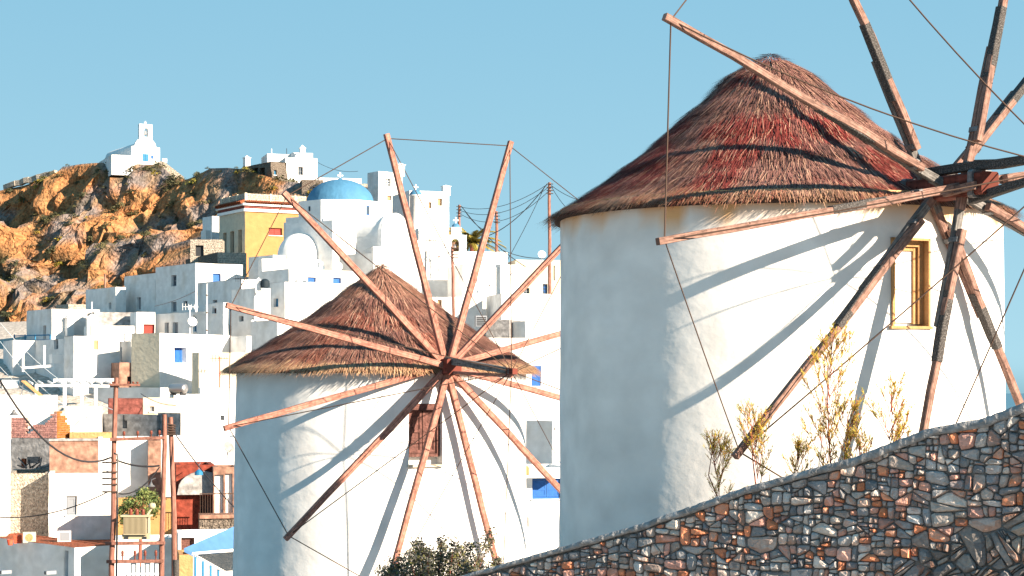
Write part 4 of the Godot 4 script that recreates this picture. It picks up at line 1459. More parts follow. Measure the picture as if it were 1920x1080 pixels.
	# hilltop chapel
	D = 205.0
	t = thing("hilltop_chapel", "small white barrel-roofed chapel with bell gable on the cliff top", "chapel", spot(247, 306, D), 30)
	var q := D / F
	st = begin()
	var w := 52 * q
	var pl := PackedVector2Array([Vector2(0, -2), Vector2(w * 1.06, -2), Vector2(w * 1.06, 32 * q), Vector2(w * 0.93, 33 * q)])
	for k in 5:
		pl.append(Vector2(w * lerpf(0.92, 0.76, k / 4.0), (33 + 13.5 * sqrt(k / 4.0)) * q))
	pl.append_array(PackedVector2Array([Vector2(w * 0.30, 46.5 * q)]))
	for k in 5:
		pl.append(Vector2(w * lerpf(0.29, 0.10, k / 4.0), (46.5 - 13.5 * (k / 4.0) * (k / 4.0)) * q))
	pl.append(Vector2(0, 32 * q))
	prism(st, pl, -0.4, 0.0)
	put(t, "front", st, "plaster")
	st = begin()
	arch_frame(st, w * 0.29, w * 0.77, 46.4 * q, 75 * q, w * 0.46, w * 0.62, 51 * q, 68 * q, -0.42, 0.01)
	put(t, "bell_gable", st, "plaster")
	st = begin()
	lathe(st, [Vector2(0.2, 55 * q), Vector2(0.13, 57 * q), Vector2(0.09, 62 * q), Vector2(0.02, 64 * q)], 12, 1, Vector3(w * 0.54, 0, -0.2))
	put(t, "bell", st, "metal")
	st = begin()
	box(st, Vector3(w * 0.53 - 0.04, 75 * q, -0.22), Vector3(w * 0.53 + 0.04, 81 * q, -0.14))
	box(st, Vector3(w * 0.53 - 0.14, 77.5 * q, -0.218), Vector3(w * 0.53 + 0.14, 79 * q, -0.142))
	put(t, "cross", st, "white_paint")
	for e in [[0.40, 0.63, 5, 19, "teal_paint"], [0.72, 0.82, 10.5, 17, "blue_paint"]]:
		st = begin()
		box(st, Vector3(w * e[0], e[2] * q, -0.1), Vector3(w * e[1], e[3] * q, 0.02))
		box(st, Vector3(w * lerpf(e[0], e[1], 0.46), e[2] * q, 0.02), Vector3(w * lerpf(e[0], e[1], 0.54), e[3] * q, 0.05))
		put(t, "door" if e[4] == "teal_paint" else "window", st, e[4])
	st = begin()
	st.set_smooth_group(2)
	for k in 12:
		var a0 := PI * k / 12.0
		var a1 := PI * (k + 1) / 12.0
		var cx := w * 0.5
		var rr := w * 0.44
		quad(st, Vector3(cx + cos(a0) * rr, 27 * q + sin(a0) * rr * 0.68, -0.4), Vector3(cx + cos(a0) * rr, 27 * q + sin(a0) * rr * 0.68, -9.4), Vector3(cx + cos(a1) * rr, 27 * q + sin(a1) * rr * 0.68, -9.4), Vector3(cx + cos(a1) * rr, 27 * q + sin(a1) * rr * 0.68, -0.4))
	st.set_smooth_group(-1)
	put(t, "barrel_roof", st, "plaster")
	st = begin()
	box(st, Vector3(w * 0.05, -2, -9.5), Vector3(w * 0.95, 27.2 * q, -0.38))
	put(t, "nave", st, "plaster")
	house("chapel_terrace", "low white terrace wall left of the hilltop chapel", "wall", 209.5, 186, 249, 290, 301, 203, {"yaw": 22, "sink": 1.5})
	t = thing("chapel_steps", "pale sloping stair wall falling to the right of the hilltop chapel", "stairs", spot(298, 306, 204), 10)
	st = begin()
	prism(st, PackedVector2Array([Vector2(0, -3), Vector2(0, 0.15), Vector2(0.5, 0.2), Vector2(2.6, -1.4), Vector2(2.6, -3)]), -1.2, 0.0)
	put(t, "stair_wall", st, "rough_cream")
	st = begin()
	box(st, Vector3(0.35, 0.1, -0.9), Vector3(0.85, 0.55, -0.3))
	put(t, "pedestal", st, "plaster")
	t = thing("ridge_wall", "old stone wall running along the ridge at the far left", "wall", spot(12, 352, 216))
	var rw := [spot(8, 351, 216), spot(30, 344, 215), spot(55, 339, 214), spot(80, 331, 213), spot(104, 325, 212)]
	for k in 4:
		st = begin()
		bar(st, rw[k] - t.position, rw[k + 1] - t.position + (rw[k + 1] - rw[k]).normalized() * 0.05, Vector3.UP, 0.55 + 0.05 * k, 0.5, 0.6 + 0.05 * k, 0.5, 3, 0.05)
		put(t, "segment", st, "rough_cream")

# ---------------------------------------------------------------- roofs and walls at lower left
func brick_wall(t: Node3D, face: String, p0: Vector3, p1: Vector3, tone: Color, profile: Callable) -> void:
	# real bricks along the wall from p0 to p1 (own axes); profile(f) gives the height at a fraction of its length
	var dir := (p1 - p0)
	var length := dir.length()
	dir /= length
	var out := Vector3(0, 0, 1) if face == "R" else Vector3(-1, 0, 0)
	var st := begin()
	var core := begin()
	var bh := 0.10
	var bw := 0.26
	var rows := 0
	while rows < 24:
		var y := rows * bh
		var x := -0.13 if rows % 2 else 0.0
		var any := false
		while x < length:
			var a := maxf(x, 0.0)
			var b := minf(x + bw, length)
			if b - a > 0.05 and y + bh <= profile.call((a + b) * 0.5 / length) + 0.01:
				any = true
				st.set_color(tone * rng.randf_range(0.75, 1.2))
				var tr := Transform3D(Basis(dir, Vector3.UP, dir.cross(Vector3.UP)), p0 + dir * a + Vector3(0, y, 0))
				if tr.basis.z.dot(out) < 0.0:
					tr.basis.z = -tr.basis.z
				box(st, Vector3(0.008, 0.008, -0.1), Vector3(b - a - 0.008, bh - 0.006, rng.randf_range(0.008, 0.022)), tr)
				box(core, Vector3(0, 0, -0.16), Vector3(b - a, bh, 0.0), tr)
			x += bw
		if not any:
			break
		rows += 1
	var o := put(t, "brickwork", st, "brick")
	o.set_meta("kind", "stuff")
	put(t, "brick_mortar", core, "brick_mortar")

func foreground_roofs() -> void:
	rng.seed = 8
	var H := "houses at the lower left"
	house("house", "white house with flat orange roof and a blue door at the bottom left corner", "house", 140, -40, 216, 1027, 1100, 73.5, {"group": H, "yaw": 42, "roof": "terracotta", "parapet": 0.02, "win": [["L", 121, 1033, 128, 1085, "tealdoor"]]})
	house("house", "terracotta terrace floor with air conditioners under the small paned window", "terrace", 205, -60, null, 1024, 1060, 77, {"group": H, "yaw": 60, "wr": 3.0, "roof": "terracotta", "parapet": 0.02, "m": "plaster"})
	var t := house("house", "white house with one small grey-shuttered window behind the left utility pole", "house", 91, null, 212, 888, 1015, 80, {"group": H, "yaw": 12, "wl": 3.0, "win": [["R", 124, 930, 144, 966, "grey", 0.12]]})
	house("house", "rough cream stone wall at the left, below the walled yard with scrap", "house", 12, null, 92, 888, 1015, 81, {"group": H, "yaw": 10, "wl": 4.0, "m": "rough_cream"})
	house("house", "narrow white wall strip at the left edge of the photo", "house", -30, null, 12, 817, 1010, 79, {"group": H, "yaw": 10, "wl": 2.0})
	t = house("house", "salmon pink plastered upper wall above the white house with the shuttered window", "house", 93, null, 184, 826, 895, 82.5, {"group": H, "yaw": 12, "wl": 0.6, "m": "peach"})
	var sp: Vector3 = t.get_meta("span")
	var st := begin()
	box(st, Vector3(-0.03, sp.y - 0.02, -0.5), Vector3(sp.x + 0.03, sp.y + 0.07, 0.05))
	put(t, "coping", st, "grey_plaster")
	# yard with bricks
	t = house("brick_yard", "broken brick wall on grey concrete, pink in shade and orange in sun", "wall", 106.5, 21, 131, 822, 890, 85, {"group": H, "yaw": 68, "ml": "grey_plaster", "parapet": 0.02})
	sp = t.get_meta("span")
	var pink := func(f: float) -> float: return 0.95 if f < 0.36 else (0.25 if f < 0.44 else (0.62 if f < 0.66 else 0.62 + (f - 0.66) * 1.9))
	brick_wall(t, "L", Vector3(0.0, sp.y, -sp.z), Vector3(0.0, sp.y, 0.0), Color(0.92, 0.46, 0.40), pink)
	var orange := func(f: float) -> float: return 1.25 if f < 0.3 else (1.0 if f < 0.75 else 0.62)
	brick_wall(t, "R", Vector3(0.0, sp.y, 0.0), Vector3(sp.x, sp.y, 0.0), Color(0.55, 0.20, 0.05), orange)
	house("low_wall", "low orange topped parapet running right from the broken bricks", "wall", 131, null, 210, 811, 840, 85.4, {"yaw": 12, "wl": 0.5, "m": "ochre"})
	house("house", "white yard back wall behind the scrap pile", "house", 18, null, 95, 851, 890, 86.5, {"group": H, "yaw": 6, "wl": 1.0})
	house("house", "white wall with slanting shadow above the orange topped parapet", "house", 122, null, 192, 764, 830, 90, {"group": H, "yaw": 12, "wl": 4.0})
	house("house", "large white wall behind the street lamp at left", "house", -40, null, 104, 742, 830, 93, {"group": H, "yaw": 12, "wl": 5.0})
	house("house", "maroon plastered wall left of the twin utility poles", "house", 204, null, 268, 747, 790, 94, {"group": H, "yaw": 14, "wl": 1.0, "m": "maroon"})
	house("house", "grey cracked wall with a black doorway under the maroon wall", "house", 294, 190, 300, 778, 830, 91, {"group": H, "yaw": 48, "m": "grey_plaster", "win": [["L", 230, 779, 238, 803, "voiddoor"]]})
	house("house", "cream wall with a small arched niche behind the utility poles", "house", 268, null, 340, 746, 800, 95.5, {"group": H, "yaw": 12, "wl": 2.0, "m": "cream", "win": [["R", 281, 762, 289, 772, "grey", 0.15]]})
	house("house", "large off-white wall with one tiny dark window left of the small mill", "house", 339, null, 450, 754, 835, 89, {"group": H, "yaw": 8, "wl": 3.0, "win": [["R", 413, 779, 420, 788, "dark"]]})
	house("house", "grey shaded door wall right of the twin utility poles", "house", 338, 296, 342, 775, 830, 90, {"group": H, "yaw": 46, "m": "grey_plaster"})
	house("house", "bright white wall with patches of bare plaster behind the utility poles", "house", 184, null, 282, 822, 950, 83, {"group": H, "yaw": 12, "wl": 3.0, "m": "plaster"})
	house("house", "tall narrow peach wall between the utility poles", "house", 278, null, 302, 826, 930, 82.6, {"group": H, "yaw": 12, "wl": 3.0, "m": "peach"})
	house("house", "white house with satellite dish, left of the small mill", "house", 300, null, 450, 820, 900, 84, {"group": H, "yaw": 12, "wl": 3.0})
	house("house", "red plastered house front with arch and iron balcony by the small mill", "house", 330, null, 402, 872, 1000, 79, {"group": H, "yaw": 12, "wl": 3.0, "m": "rust_red", "win": [["R", 376, 930, 398, 965, "brown", 0.2]]})
	house("house", "peach door bay with iron grille beside the red house front", "house", 400, null, 450, 876, 1000, 78.4, {"group": H, "yaw": 12, "wl": 2.0, "m": "peach", "win": [["R", 402, 890, 419, 968, "whitedoor"], ["R", 422, 888, 436, 968, "whitedoor"]]})
	t = thing("arch_wall", "grey plastered arch wall above the red house front", "wall", spot(332, 928, 78.6), 12)
	st = begin()
	var q := 78.6 / F
	var pl := PackedVector2Array([Vector2(0, 0), Vector2(70 * q, 0), Vector2(70 * q, 40 * q)])
	for k in 7:
		pl.append(Vector2((50 - 48 * sin(PI * 0.5 * k / 6.0)) * q, (10 + 34 * cos(PI * 0.5 * k / 6.0)) * q))
	prism(st, pl, -0.3, 0.0)
	put(t, "wall", st, "grey_plaster")
	t = thing("balcony", "iron railed balcony on a stone base beside the red house front", "balcony", spot(374, 971, 77.2), 12)
	st = begin()
	box(st, Vector3(0, -0.03, -1), Vector3(1.5, 0.12, 0.1))
	put(t, "slab", st, "peach")
	st = begin()
	box(st, Vector3(0, -0.62, -1), Vector3(1.5, -0.03, 0.0))
	put(t, "stone_base", st, "ruin_stone")
	for k in 15:
		st = begin()
		box(st, Vector3(0.02 + k * 0.1, 0.12, 0.06), Vector3(0.035 + k * 0.1, 0.95, 0.075))
		put(t, "baluster", st, "rope")
	st = begin()
	box(st, Vector3(0, 0.95, 0.05), Vector3(1.5, 0.99, 0.085))
	put(t, "handrail", st, "rope")
	t = thing("wall_lamp", "blue metal lamp shade hanging over the red house front", "lamp", spot(373, 886, 77.5), 12)
	st = begin()
	lathe(st, [Vector2(0.17, -0.1), Vector2(0.16, 0.03), Vector2(0.06, 0.11), Vector2(0.02, 0.13)], 16, 1)
	put(t, "shade", st, "teal_paint")
	st = begin()
	tube(st, [Vector3(0, 0.1, 0), Vector3(0, 0.3, -0.05), Vector3(0.1, 0.34, -0.9)], 0.015, 5)
	put(t, "arm", st, "metal")
	t = house("house", "white street wall with a brown grille at lower centre left", "house", 334, null, 455, 1001, 1090, 71, {"group": H, "yaw": 12, "wl": 2.0, "win": [["R", 339.5, 1008, 364, 1036, "brown"]]})
	house("house", "low orange cream wall under the brown grille", "house", 336, null, 362, 1040, 1120, 69, {"group": H, "yaw": 12, "wl": 2.0, "m": "ochre"})
	house("house", "yellow wall behind the bushy tree and transformer", "house", 210, null, 326, 936, 1020, 78, {"group": H, "yaw": 12, "wl": 1.0, "m": "yellow"})
	house("house", "white house wall with black fittings under the transformer platform", "house", 215, null, 332, 1012, 1100, 72.5, {"group": H, "yaw": 14, "wl": 2.0})
	# blue canopy and dark slatted roof
	t = thing("canopy", "blue tarpaulin canopy with white edge beside the small mill's foot", "canopy", spot(346, 1040, 64), 20)
	st = begin()
	var c0 := ray_on(t, 345, 1028, 2, 0.0)
	var c1 := ray_on(t, 372, 1042, 2, 0.0)
	quad(st, c0, c1, c1 + Vector3(2.2, 0.1, -1.6), c0 + Vector3(2.4, 0.62, -2.2))
	quad(st, c1, c0, c0 + Vector3(2.4, 0.58, -2.2), c1 + Vector3(2.2, 0.06, -1.6))
	quad(st, c0 - Vector3(0, 0.12, 0), c1 - Vector3(0, 0.12, 0), c1, c0)
	put(t, "tarpaulin", st, "tarp")
	t = thing("shed_roof", "dark slatted lean-to roof on blue posts under the blue canopy", "shed roof", spot(360, 1041, 60), 24)
	for k in 16:
		st = begin()
		var f := k / 16.0
		bar(st, Vector3(0.05 + f * 1.0, 0.0 - f * 0.55, 0.02 + f * 0.1), Vector3(2.6 + f * 0.4, 0.0 - f * 0.55, -0.8 + f * 0.1), Vector3.UP, 0.03, 0.055, 0.03, 0.055)
		put(t, "slat", st, "slate_board")
	st = begin()
	bar(st, Vector3(0, 0.05, 0), Vector3(1.15, -0.62, 0.12), Vector3.UP, 0.06, 0.05, 0.06, 0.05)
	bar(st, Vector3(0, 0.05, 0), Vector3(2.6, 0.09, -0.85), Vector3.UP, 0.07, 0.04, 0.07, 0.04)
	put(t, "edge_board", st, "white_paint")
	for x in [0.06, 0.3, 0.55, 0.8]:
		st = begin()
		box(st, Vector3(x, -2.5, 0.0), Vector3(x + 0.07, -x * 0.55 - 0.03, 0.07))
		put(t, "post", st, "teal_paint")
	# water heater, tank, lamps, boxes on roofs
	t = thing("solar_heater", "tilted tan solar water heater panel with white tank on the left roof", "solar heater", spot(38, 745, 94), 20)
	st = begin()
	bar(st, Vector3(0.15, 0.8, 0), Vector3(1.05, 0.0, 0.3), Vector3(0.3, 0, -1), 0.9, 0.06, 0.9, 0.06)
	put(t, "panel", st, "ochre")
	st = begin()
	tube(st, [Vector3(-0.9, 0.62, 0.2), Vector3(-0.85, 0.62, 0.2), Vector3(-0.1, 0.62, -0.1), Vector3(-0.05, 0.62, -0.1)], 0.24, 14)
	put(t, "tank", st, "white_paint")
	st = begin()
	for x in [-0.75, 0.0]:
		bar(st, Vector3(x, -0.3, 0), Vector3(x + 0.15, 0.75, 0), Vector3.BACK, 0.04, 0.04, 0.04, 0.04)
	put(t, "stand", st, "white_paint")
	t = thing("water_tank", "shiny metal water tank lying on a white roof plinth", "water tank", spot(334, 741, 96), 62)
	st = begin()
	var pr: Array = [Vector2(0.001, -0.5), Vector2(0.16, -0.49), Vector2(0.24, -0.42), Vector2(0.25, -0.35), Vector2(0.25, 0.35), Vector2(0.24, 0.42), Vector2(0.16, 0.49), Vector2(0.001, 0.5)]
	lathe(st, pr, 24, 1)
	var tank := put(t, "tank", st, "metal")
	tank.position = Vector3(0, 0.33, 0)
	tank.rotation_degrees = Vector3(90, 0, 0)
	st = begin()
	for z in [-0.3, 0.3]:
		box(st, Vector3(-0.2, 0, z - 0.04), Vector3(0.2, 0.14, z + 0.04))
	put(t, "cradle", st, "dark_opening")
	house("roof_plinth", "white roof plinth carrying the metal water tank", "plinth", 322, null, 376, 739, 790, 96.6, {"yaw": 14, "wl": 1.6})
	house("house", "white shaded roof wall above the maroon wall", "house", 300, 178, 322, 727, 770, 100, {"group": H, "yaw": 52})
	house("house", "white roof terrace room right of the water tank", "house", 376, null, 448, 727, 775, 97.5, {"group": H, "yaw": 12, "wl": 3.0})
	t = thing("street_lamp", "street lamp with curved arm and green conical shade at the left edge", "street lamp", spot(26, 779, 66), 0)
	st = begin()
	lathe(st, [Vector2(0.2, 0.0), Vector2(0.11, 0.06), Vector2(0.06, 0.13), Vector2(0.04, 0.2), Vector2(0.001, 0.21)], 18, 1)
	put(t, "shade", st, "strap")
	st = begin()
	tube(st, [Vector3(0, 0.18, 0), Vector3(-0.02, 0.32, 0), Vector3(-0.12, 0.40, 0), Vector3(-0.3, 0.42, 0), Vector3(-1.6, 0.42, -0.4)], 0.016, 6)
	put(t, "arm", st, "white_paint")
	t = thing("street_lamp", "small street lamp with flat shade above the bushy tree", "street lamp", spot(283.5, 912, 76), 0)
	st = begin()
	lathe(st, [Vector2(0.16, 0.0), Vector2(0.07, 0.07), Vector2(0.03, 0.17), Vector2(0.001, 0.18)], 14, 1)
	put(t, "shade", st, "strap")
	st = begin()
	tube(st, [Vector3(0, 0.16, 0), Vector3(0, 0.26, -0.1), Vector3(0, 0.28, -0.9)], 0.012, 5)
	put(t, "arm", st, "metal")
	for e in [[2.0, 1076.0, "small grey wall lamp at the bottom left corner"], [86.0, 1077.0, "small grey wall lamp left of the blue door"]]:
		t = thing("wall_lamp", e[2], "lamp", spot(e[0], e[1], 71.5), -48)
		st = begin()
		box(st, Vector3(-0.02, 0, -0.35), Vector3(0.16, 0.13, 0.06))
		put(t, "case", st, "grey_paint")
		st = begin()
		box(st, Vector3(0.0, 0.02, 0.06), Vector3(0.14, 0.11, 0.075))
		put(t, "lens", st, "glass")
	for e in [[43.0, 1018.0, 0.48, 76.2, "beige", "beige air conditioner with round fan left of the cream stone wall foot"], [108.0, 1016.0, 0.5, 76.2, "grey", "white air conditioner with grey grille under the shuttered window"]]:
		t = thing("air_conditioner", e[5], "air conditioner", spot(e[0], e[1], e[3]), 8)
		st = begin()
		box(st, Vector3(0, 0, -0.25), Vector3(e[2], 0.42, 0))
		put(t, "case", st, "cream" if e[4] == "beige" else "white_paint")
		if e[4] == "beige":
			st = begin()
			var disc := PackedVector2Array()
			for k in 18:
				disc.append(Vector2(0.24 + cos(TAU * k / 18) * 0.15, 0.21 + sin(TAU * k / 18) * 0.15))
			prism(st, disc, 0.0, 0.012)
			put(t, "fan_grille", st, "ochre")
		else:
			st = begin()
			box(st, Vector3(0.1, 0.04, 0), Vector3(e[2] - 0.03, 0.38, 0.012))
			put(t, "grille", st, "grey_paint")
	t = thing("plastic_bucket", "orange red plastic bucket on the terracotta terrace", "bucket", spot(19, 1022, 75.8))
	st = begin()
	lathe(st, [Vector2(0.09, 0), Vector2(0.13, 0.22), Vector2(0.12, 0.22), Vector2(0.085, 0.03)], 14, 1)
	put(t, "bucket", st, "plastic_red")
	t = thing("red_crate", "red crate beside the beige air conditioner", "crate", spot(26, 1019, 76.4), 15)
	st = begin()
	box(st, Vector3(0, 0, -0.3), Vector3(0.3, 0.32, 0))
	for k in 3:
		box(st, Vector3(-0.01, 0.05 + k * 0.1, -0.3), Vector3(0.31, 0.09 + k * 0.1, 0.015))
	put(t, "crate", st, "plastic_red")
	# scrap in the yard
	t = thing("scrap_pile", "rusty grey machine scrap in the walled yard at left", "scrap", spot(40, 878, 84))
	rng.seed = 31
	for k in 9:
		st = begin()
		var a := Vector3(rng.randf_range(0, 1.0), 0.0, rng.randf_range(-0.2, 0.1))
		bar(st, a, a + Vector3(rng.randf_range(-0.5, 0.6), rng.randf_range(0.1, 0.55), rng.randf_range(-0.1, 0.1)), Vector3.BACK, 0.05, 0.05, 0.05, 0.05)
		put(t, "strut", st, ["grey_wood", "strap", "tar"][k % 3])
	st = begin()
	box(st, Vector3(0.25, 0.22, -0.3), Vector3(0.75, 0.5, 0.0))
	put(t, "engine_block", st, "strap")
	st = begin()
	box(st, Vector3(0.0, 0.0, -0.3), Vector3(0.16, 0.42, 0.0))
	put(t, "gear_case", st, "terracotta")
	dish("satellite_dish", "grey satellite dish on the white house left of the small mill", 427, 840, 82.5, 0.28, 50, "grey_plaster")
	t = thing("board_fence", "white upright board fence below the transformer", "fence", spot(229, 1095, 64.5), 4)
	for k in 8:
		st = begin()
		box(st, Vector3(0.02 + k * 0.155, 0, 0), Vector3(0.12 + k * 0.155, 0.68 + 0.03 * sin(k * 2.3), 0.03))
		put(t, "board", st, "white_paint")
	st = begin()
	box(st, Vector3(0, 0.3, -0.05), Vector3(1.25, 0.37, -0.002))
	put(t, "rail", st, "white_paint")

# ---------------------------------------------------------------- poles and wires
func utility_pole(label: String, u0: float, v0: float, u1: float, v1: float, D: float, r: float) -> Node3D:
	var base := spot(u1, v1, D)
	var t := thing("utility_pole", label, "utility pole", base, 0, "wooden utility poles")
	var st := begin()
	var top := spot(u0, v0, D) - base
	var pts: Array = []
	for k in 9:
		pts.append(Vector3(0, -3, 0).lerp(top, k / 8.0) + Vector3(rng.randfn(0, 0.012), 0, rng.randfn(0, 0.012)))
	tube(st, pts, r * 1.1, 10, r * 0.85)
	st.set_smooth_group(-1)
	put(t, "post", st, "utility_wood")
	return t

func crossarm(t: Node3D, u0: float, v0: float, u1: float, v1: float, D: float, h: float, insulators: Array, pin := 0.18) -> void:
	var a := spot(u0, v0, D) - t.position
	var b := spot(u1, v1, D) - t.position
	var st := begin()
	bar(st, a, b, Vector3.UP, h, 0.12, h, 0.12)
	var arm := put(t, "crossarm", st, "utility_wood")
	for f in insulators:
		st = begin()
		var p := a.lerp(b, f) + Vector3(0, h * 0.5, 0)
		lathe(st, [Vector2(0.02, 0), Vector2(0.02, pin * 0.4), Vector2(0.055, pin * 0.45), Vector2(0.03, pin * 0.6), Vector2(0.05, pin * 0.7), Vector2(0.03, pin * 0.95), Vector2(0.001, pin)], 10, 1, p)
		put(arm, "insulator", st, "porcelain")

func utility_poles() -> void:
	rng.seed = 3
	var D := 60.0
	var t := utility_pole("left wooden pole of the twin pole transformer frame", 217, 708, 205, 1080, D, 0.085)
	crossarm(t, 206, 721, 262, 722, D - 0.1, 0.07, [0.1, 0.62, 0.78, 0.92], 0.07)
	crossarm(t, 207, 824, 309, 821, D - 0.12, 0.1, [0.25, 0.5, 0.75, 0.9], 0.2)
	crossarm(t, 197, 1019, 309, 1018, D - 0.14, 0.1, [], 0.2)
	crossarm(t, 200, 1053, 306, 1052, D - 0.14, 0.1, [0.28, 0.5, 0.68, 0.87], 0.3)
	for v in [867.0, 885.0, 897.0, 908.0, 922.0]:
		var st := begin()
		var p := spot(206, v, D) - t.position
		box(st, p + Vector3(-0.22, -0.02, -0.03), p + Vector3(0.24, 0.02, 0.12))
		put(t, "bracket", st, "rope")
	t = utility_pole("right wooden pole of the twin pole transformer frame", 309, 777, 299, 1080, D, 0.085)
	t = utility_pole("leaning wooden pole just right of the twin pole frame, black at its foot", 321, 782, 331, 1080, D - 2.0, 0.085)
	var st := begin()
	for k in 5:
		tube(st, [spot(314, 795 + k * 5, D - 2.15) - t.position, spot(329, 798 + k * 4, D - 2.15) - t.position], 0.03, 5)
	put(t, "cable_bundle", st, "rope")
	st = begin()
	tube(st, [Vector3(0, 0, 0.0) + Vector3(0, -1, 0), spot(329.5, 1049, D - 2.0) - t.position], 0.1, 10)
	put(t, "tar_foot", st, "tar")
	t = thing("service_pipe", "thin grey conduit pole beside the left pole of the transformer frame", "conduit", spot(217, 1080, D - 0.4))
	st = begin()
	tube(st, [Vector3(0, -2, 0), spot(221, 860, D - 0.4) - t.position, spot(220, 852, D - 0.4) - t.position, spot(214, 850, D - 0.4) - t.position], 0.03, 7)
	put(t, "pipe", st, "grey_wood")
	# transformer
	t = thing("transformer", "beige finned electric transformer hung between the twin poles", "transformer", spot(227, 1013, D - 0.2))
	var q := D / F
	st = begin()
	box(st, Vector3(4 * q, 12 * q, -0.35), Vector3(51 * q, 44 * q, 0.0))
	box(st, Vector3(0, 44 * q, -0.4), Vector3(55 * q, 47 * q, 0.12))
	box(st, Vector3(2 * q, 2 * q, -0.35), Vector3(52 * q, 11 * q, 0.02))
	put(t, "tank", st, "transformer_paint")
	st = begin()
	box(st, Vector3(5 * q, 13 * q, 0.001), Vector3(50 * q, 43.5 * q, 0.012))
	put(t, "front_plate", st, "tar")
	for k in 19:
		st = begin()
		var x := (6.5 + k * 2.25) * q
		box(st, Vector3(x, 13 * q, 0.0), Vector3(x + 0.014, 43 * q, 0.13))
		put(t, "fin", st, "transformer_paint")
	st = begin()
	box(st, Vector3(6 * q, 11 * q, 0.002), Vector3(50 * q, 12.6 * q, 0.14))
	put(t, "fin_rail", st, "transformer_paint")
	for k in 3:
		st = begin()
		var p := Vector3((17 + k * 11.5) * q, 47 * q, -0.1)
		lathe(st, [Vector2(0.05, 0), Vector2(0.07, 0.03), Vector2(0.045, 0.06), Vector2(0.07, 0.09), Vector2(0.045, 0.12), Vector2(0.06, 0.15), Vector2(0.02, 0.19), Vector2(0.001, 0.2)], 12, 1, p)
		put(t, "bushing", st, "porcelain")
	st = begin()
	tube(st, [Vector3(48 * q, 47 * q, -0.1), Vector3(56 * q, 60 * q, -0.1)], 0.04, 7)
	lathe(st, [Vector2(0.001, -0.1), Vector2(0.1, -0.07), Vector2(0.115, 0), Vector2(0.1, 0.07), Vector2(0.001, 0.1)], 14, 1, Vector3(57 * q, 64 * q, -0.1))
	put(t, "oil_conservator", st, "transformer_paint")
	for x in [8.0, 42.0]:
		st = begin()
		box(st, Vector3(x * q, 2 * q, 0.02), Vector3((x + 6) * q, 7 * q, 0.06))
		put(t, "mount", st, "dark_opening")
	# distant poles against the sky
	var far := [["tall wooden utility pole left of the large mill's eave", 1030, 342, 1031, 552, 128, 0.12], ["short wooden utility pole behind the small bell gable", 861, 384, 861, 440, 150, 0.12], ["utility pole with insulator clutter behind the palm", 931, 396, 932, 470, 140, 0.12], ["orange wooden pole in front of the white wall below the bell gable", 848, 462, 853, 600, 118, 0.1]]
	var poles: Array = []
	for e in far:
		var p := utility_pole(e[0], e[1], e[2], e[3], e[4], e[5], e[6])
		poles.append(p)
		st = begin()
		for k in 4:
			var y: float = (HZ - (e[2] + 4 + k * 6)) / F * e[5] - p.position.y
			box(st, Vector3(-0.22, y, 0.05), Vector3(0.22, y + 0.05, 0.16))
		put(p, "bracket", st, "rope")
	# wires
	var wires := [
		["black overhead cable from the left edge down to the twin poles", 0, 713, 55, 207, 858, 60, 0.9, 0.03],
		["twisted cable looping between the twin poles", 208, 858, 60, 299, 873, 60, 0.12, 0.03],
		["black cable hanging in a deep loop between the twin poles", 211, 922, 60, 299, 876, 60, 0.35, 0.022],
		["thin cable rising from the left edge to the left pole", 0, 970, 62, 205, 921, 60, 0.25, 0.018],
		["guy wire from the leaning pole down to the right", 323, 806, 58, 440, 952, 56, 0.1, 0.018],
		["pale wire over the shaded terrace, upper of three", 0, 605, 110, 215, 770, 88, 0.6, 0.018],
		["pale wire over the shaded terrace, middle of three", 0, 640, 110, 180, 790, 88, 0.6, 0.018],
		["pale wire over the shaded terrace, lowest of three", 0, 688, 108, 120, 760, 90, 0.4, 0.018],
		["wire from the tall pole to the pole behind the palm, upper", 1026, 346, 128, 863, 388, 150, 0.7, 0.02],
		["wire from the tall pole to the short pole, middle", 1027, 352, 128, 863, 395, 150, 0.9, 0.02],
		["wire from the tall pole to the short pole, lower", 1027, 360, 128, 864, 402, 150, 1.2, 0.02],
		["black cable from the tall pole down past the palm", 1025, 346, 128, 915, 442, 140, 0.5, 0.03],
		["thin wire from the tall pole steeply down to the white house", 1021, 350, 128, 950, 490, 130, 0.15, 0.02],
		["black cable from the short pole sloping right to the white house", 866, 388, 150, 985, 500, 130, 0.4, 0.03],
		["thin wire from the short pole down right", 868, 390, 150, 905, 430, 140, 0.2, 0.025],
		["cable crossing right over the white house roof edge", 940, 468, 138, 1022, 484, 130, 0.2, 0.025],
		["wire from the tall pole right to the large mill's eave", 1034, 348, 128, 1085, 375, 120, 0.1, 0.02],
		["wire from the tall pole down behind the large mill's eave", 1034, 350, 128, 1064, 392, 120, 0.1, 0.02],
		["short wire on the ridge right of the white ridge house", 595, 304, 190, 671, 321, 184, 0.35, 0.02],
		["wire across the shaded house wall, upper", 290, 574, 110, 366, 546, 112, 0.1, 0.018],
		["wire pair across the roofs left of the small mill", 264, 738, 95, 330, 760, 92, 0.15, 0.016]]
	for w in wires:
		var a := spot(w[1], w[2], w[3])
		var b := spot(w[4], w[5], w[6])
		var o := thing("overhead_wire", w[0], "wire", a, 0, "overhead wires")
		st = begin()
		tube(st, sagging(Vector3.ZERO, b - a, w[7], 14), w[8], 5)
		put(o, "cable", st, "white_paint" if w[0].begins_with("pale") else "wire")

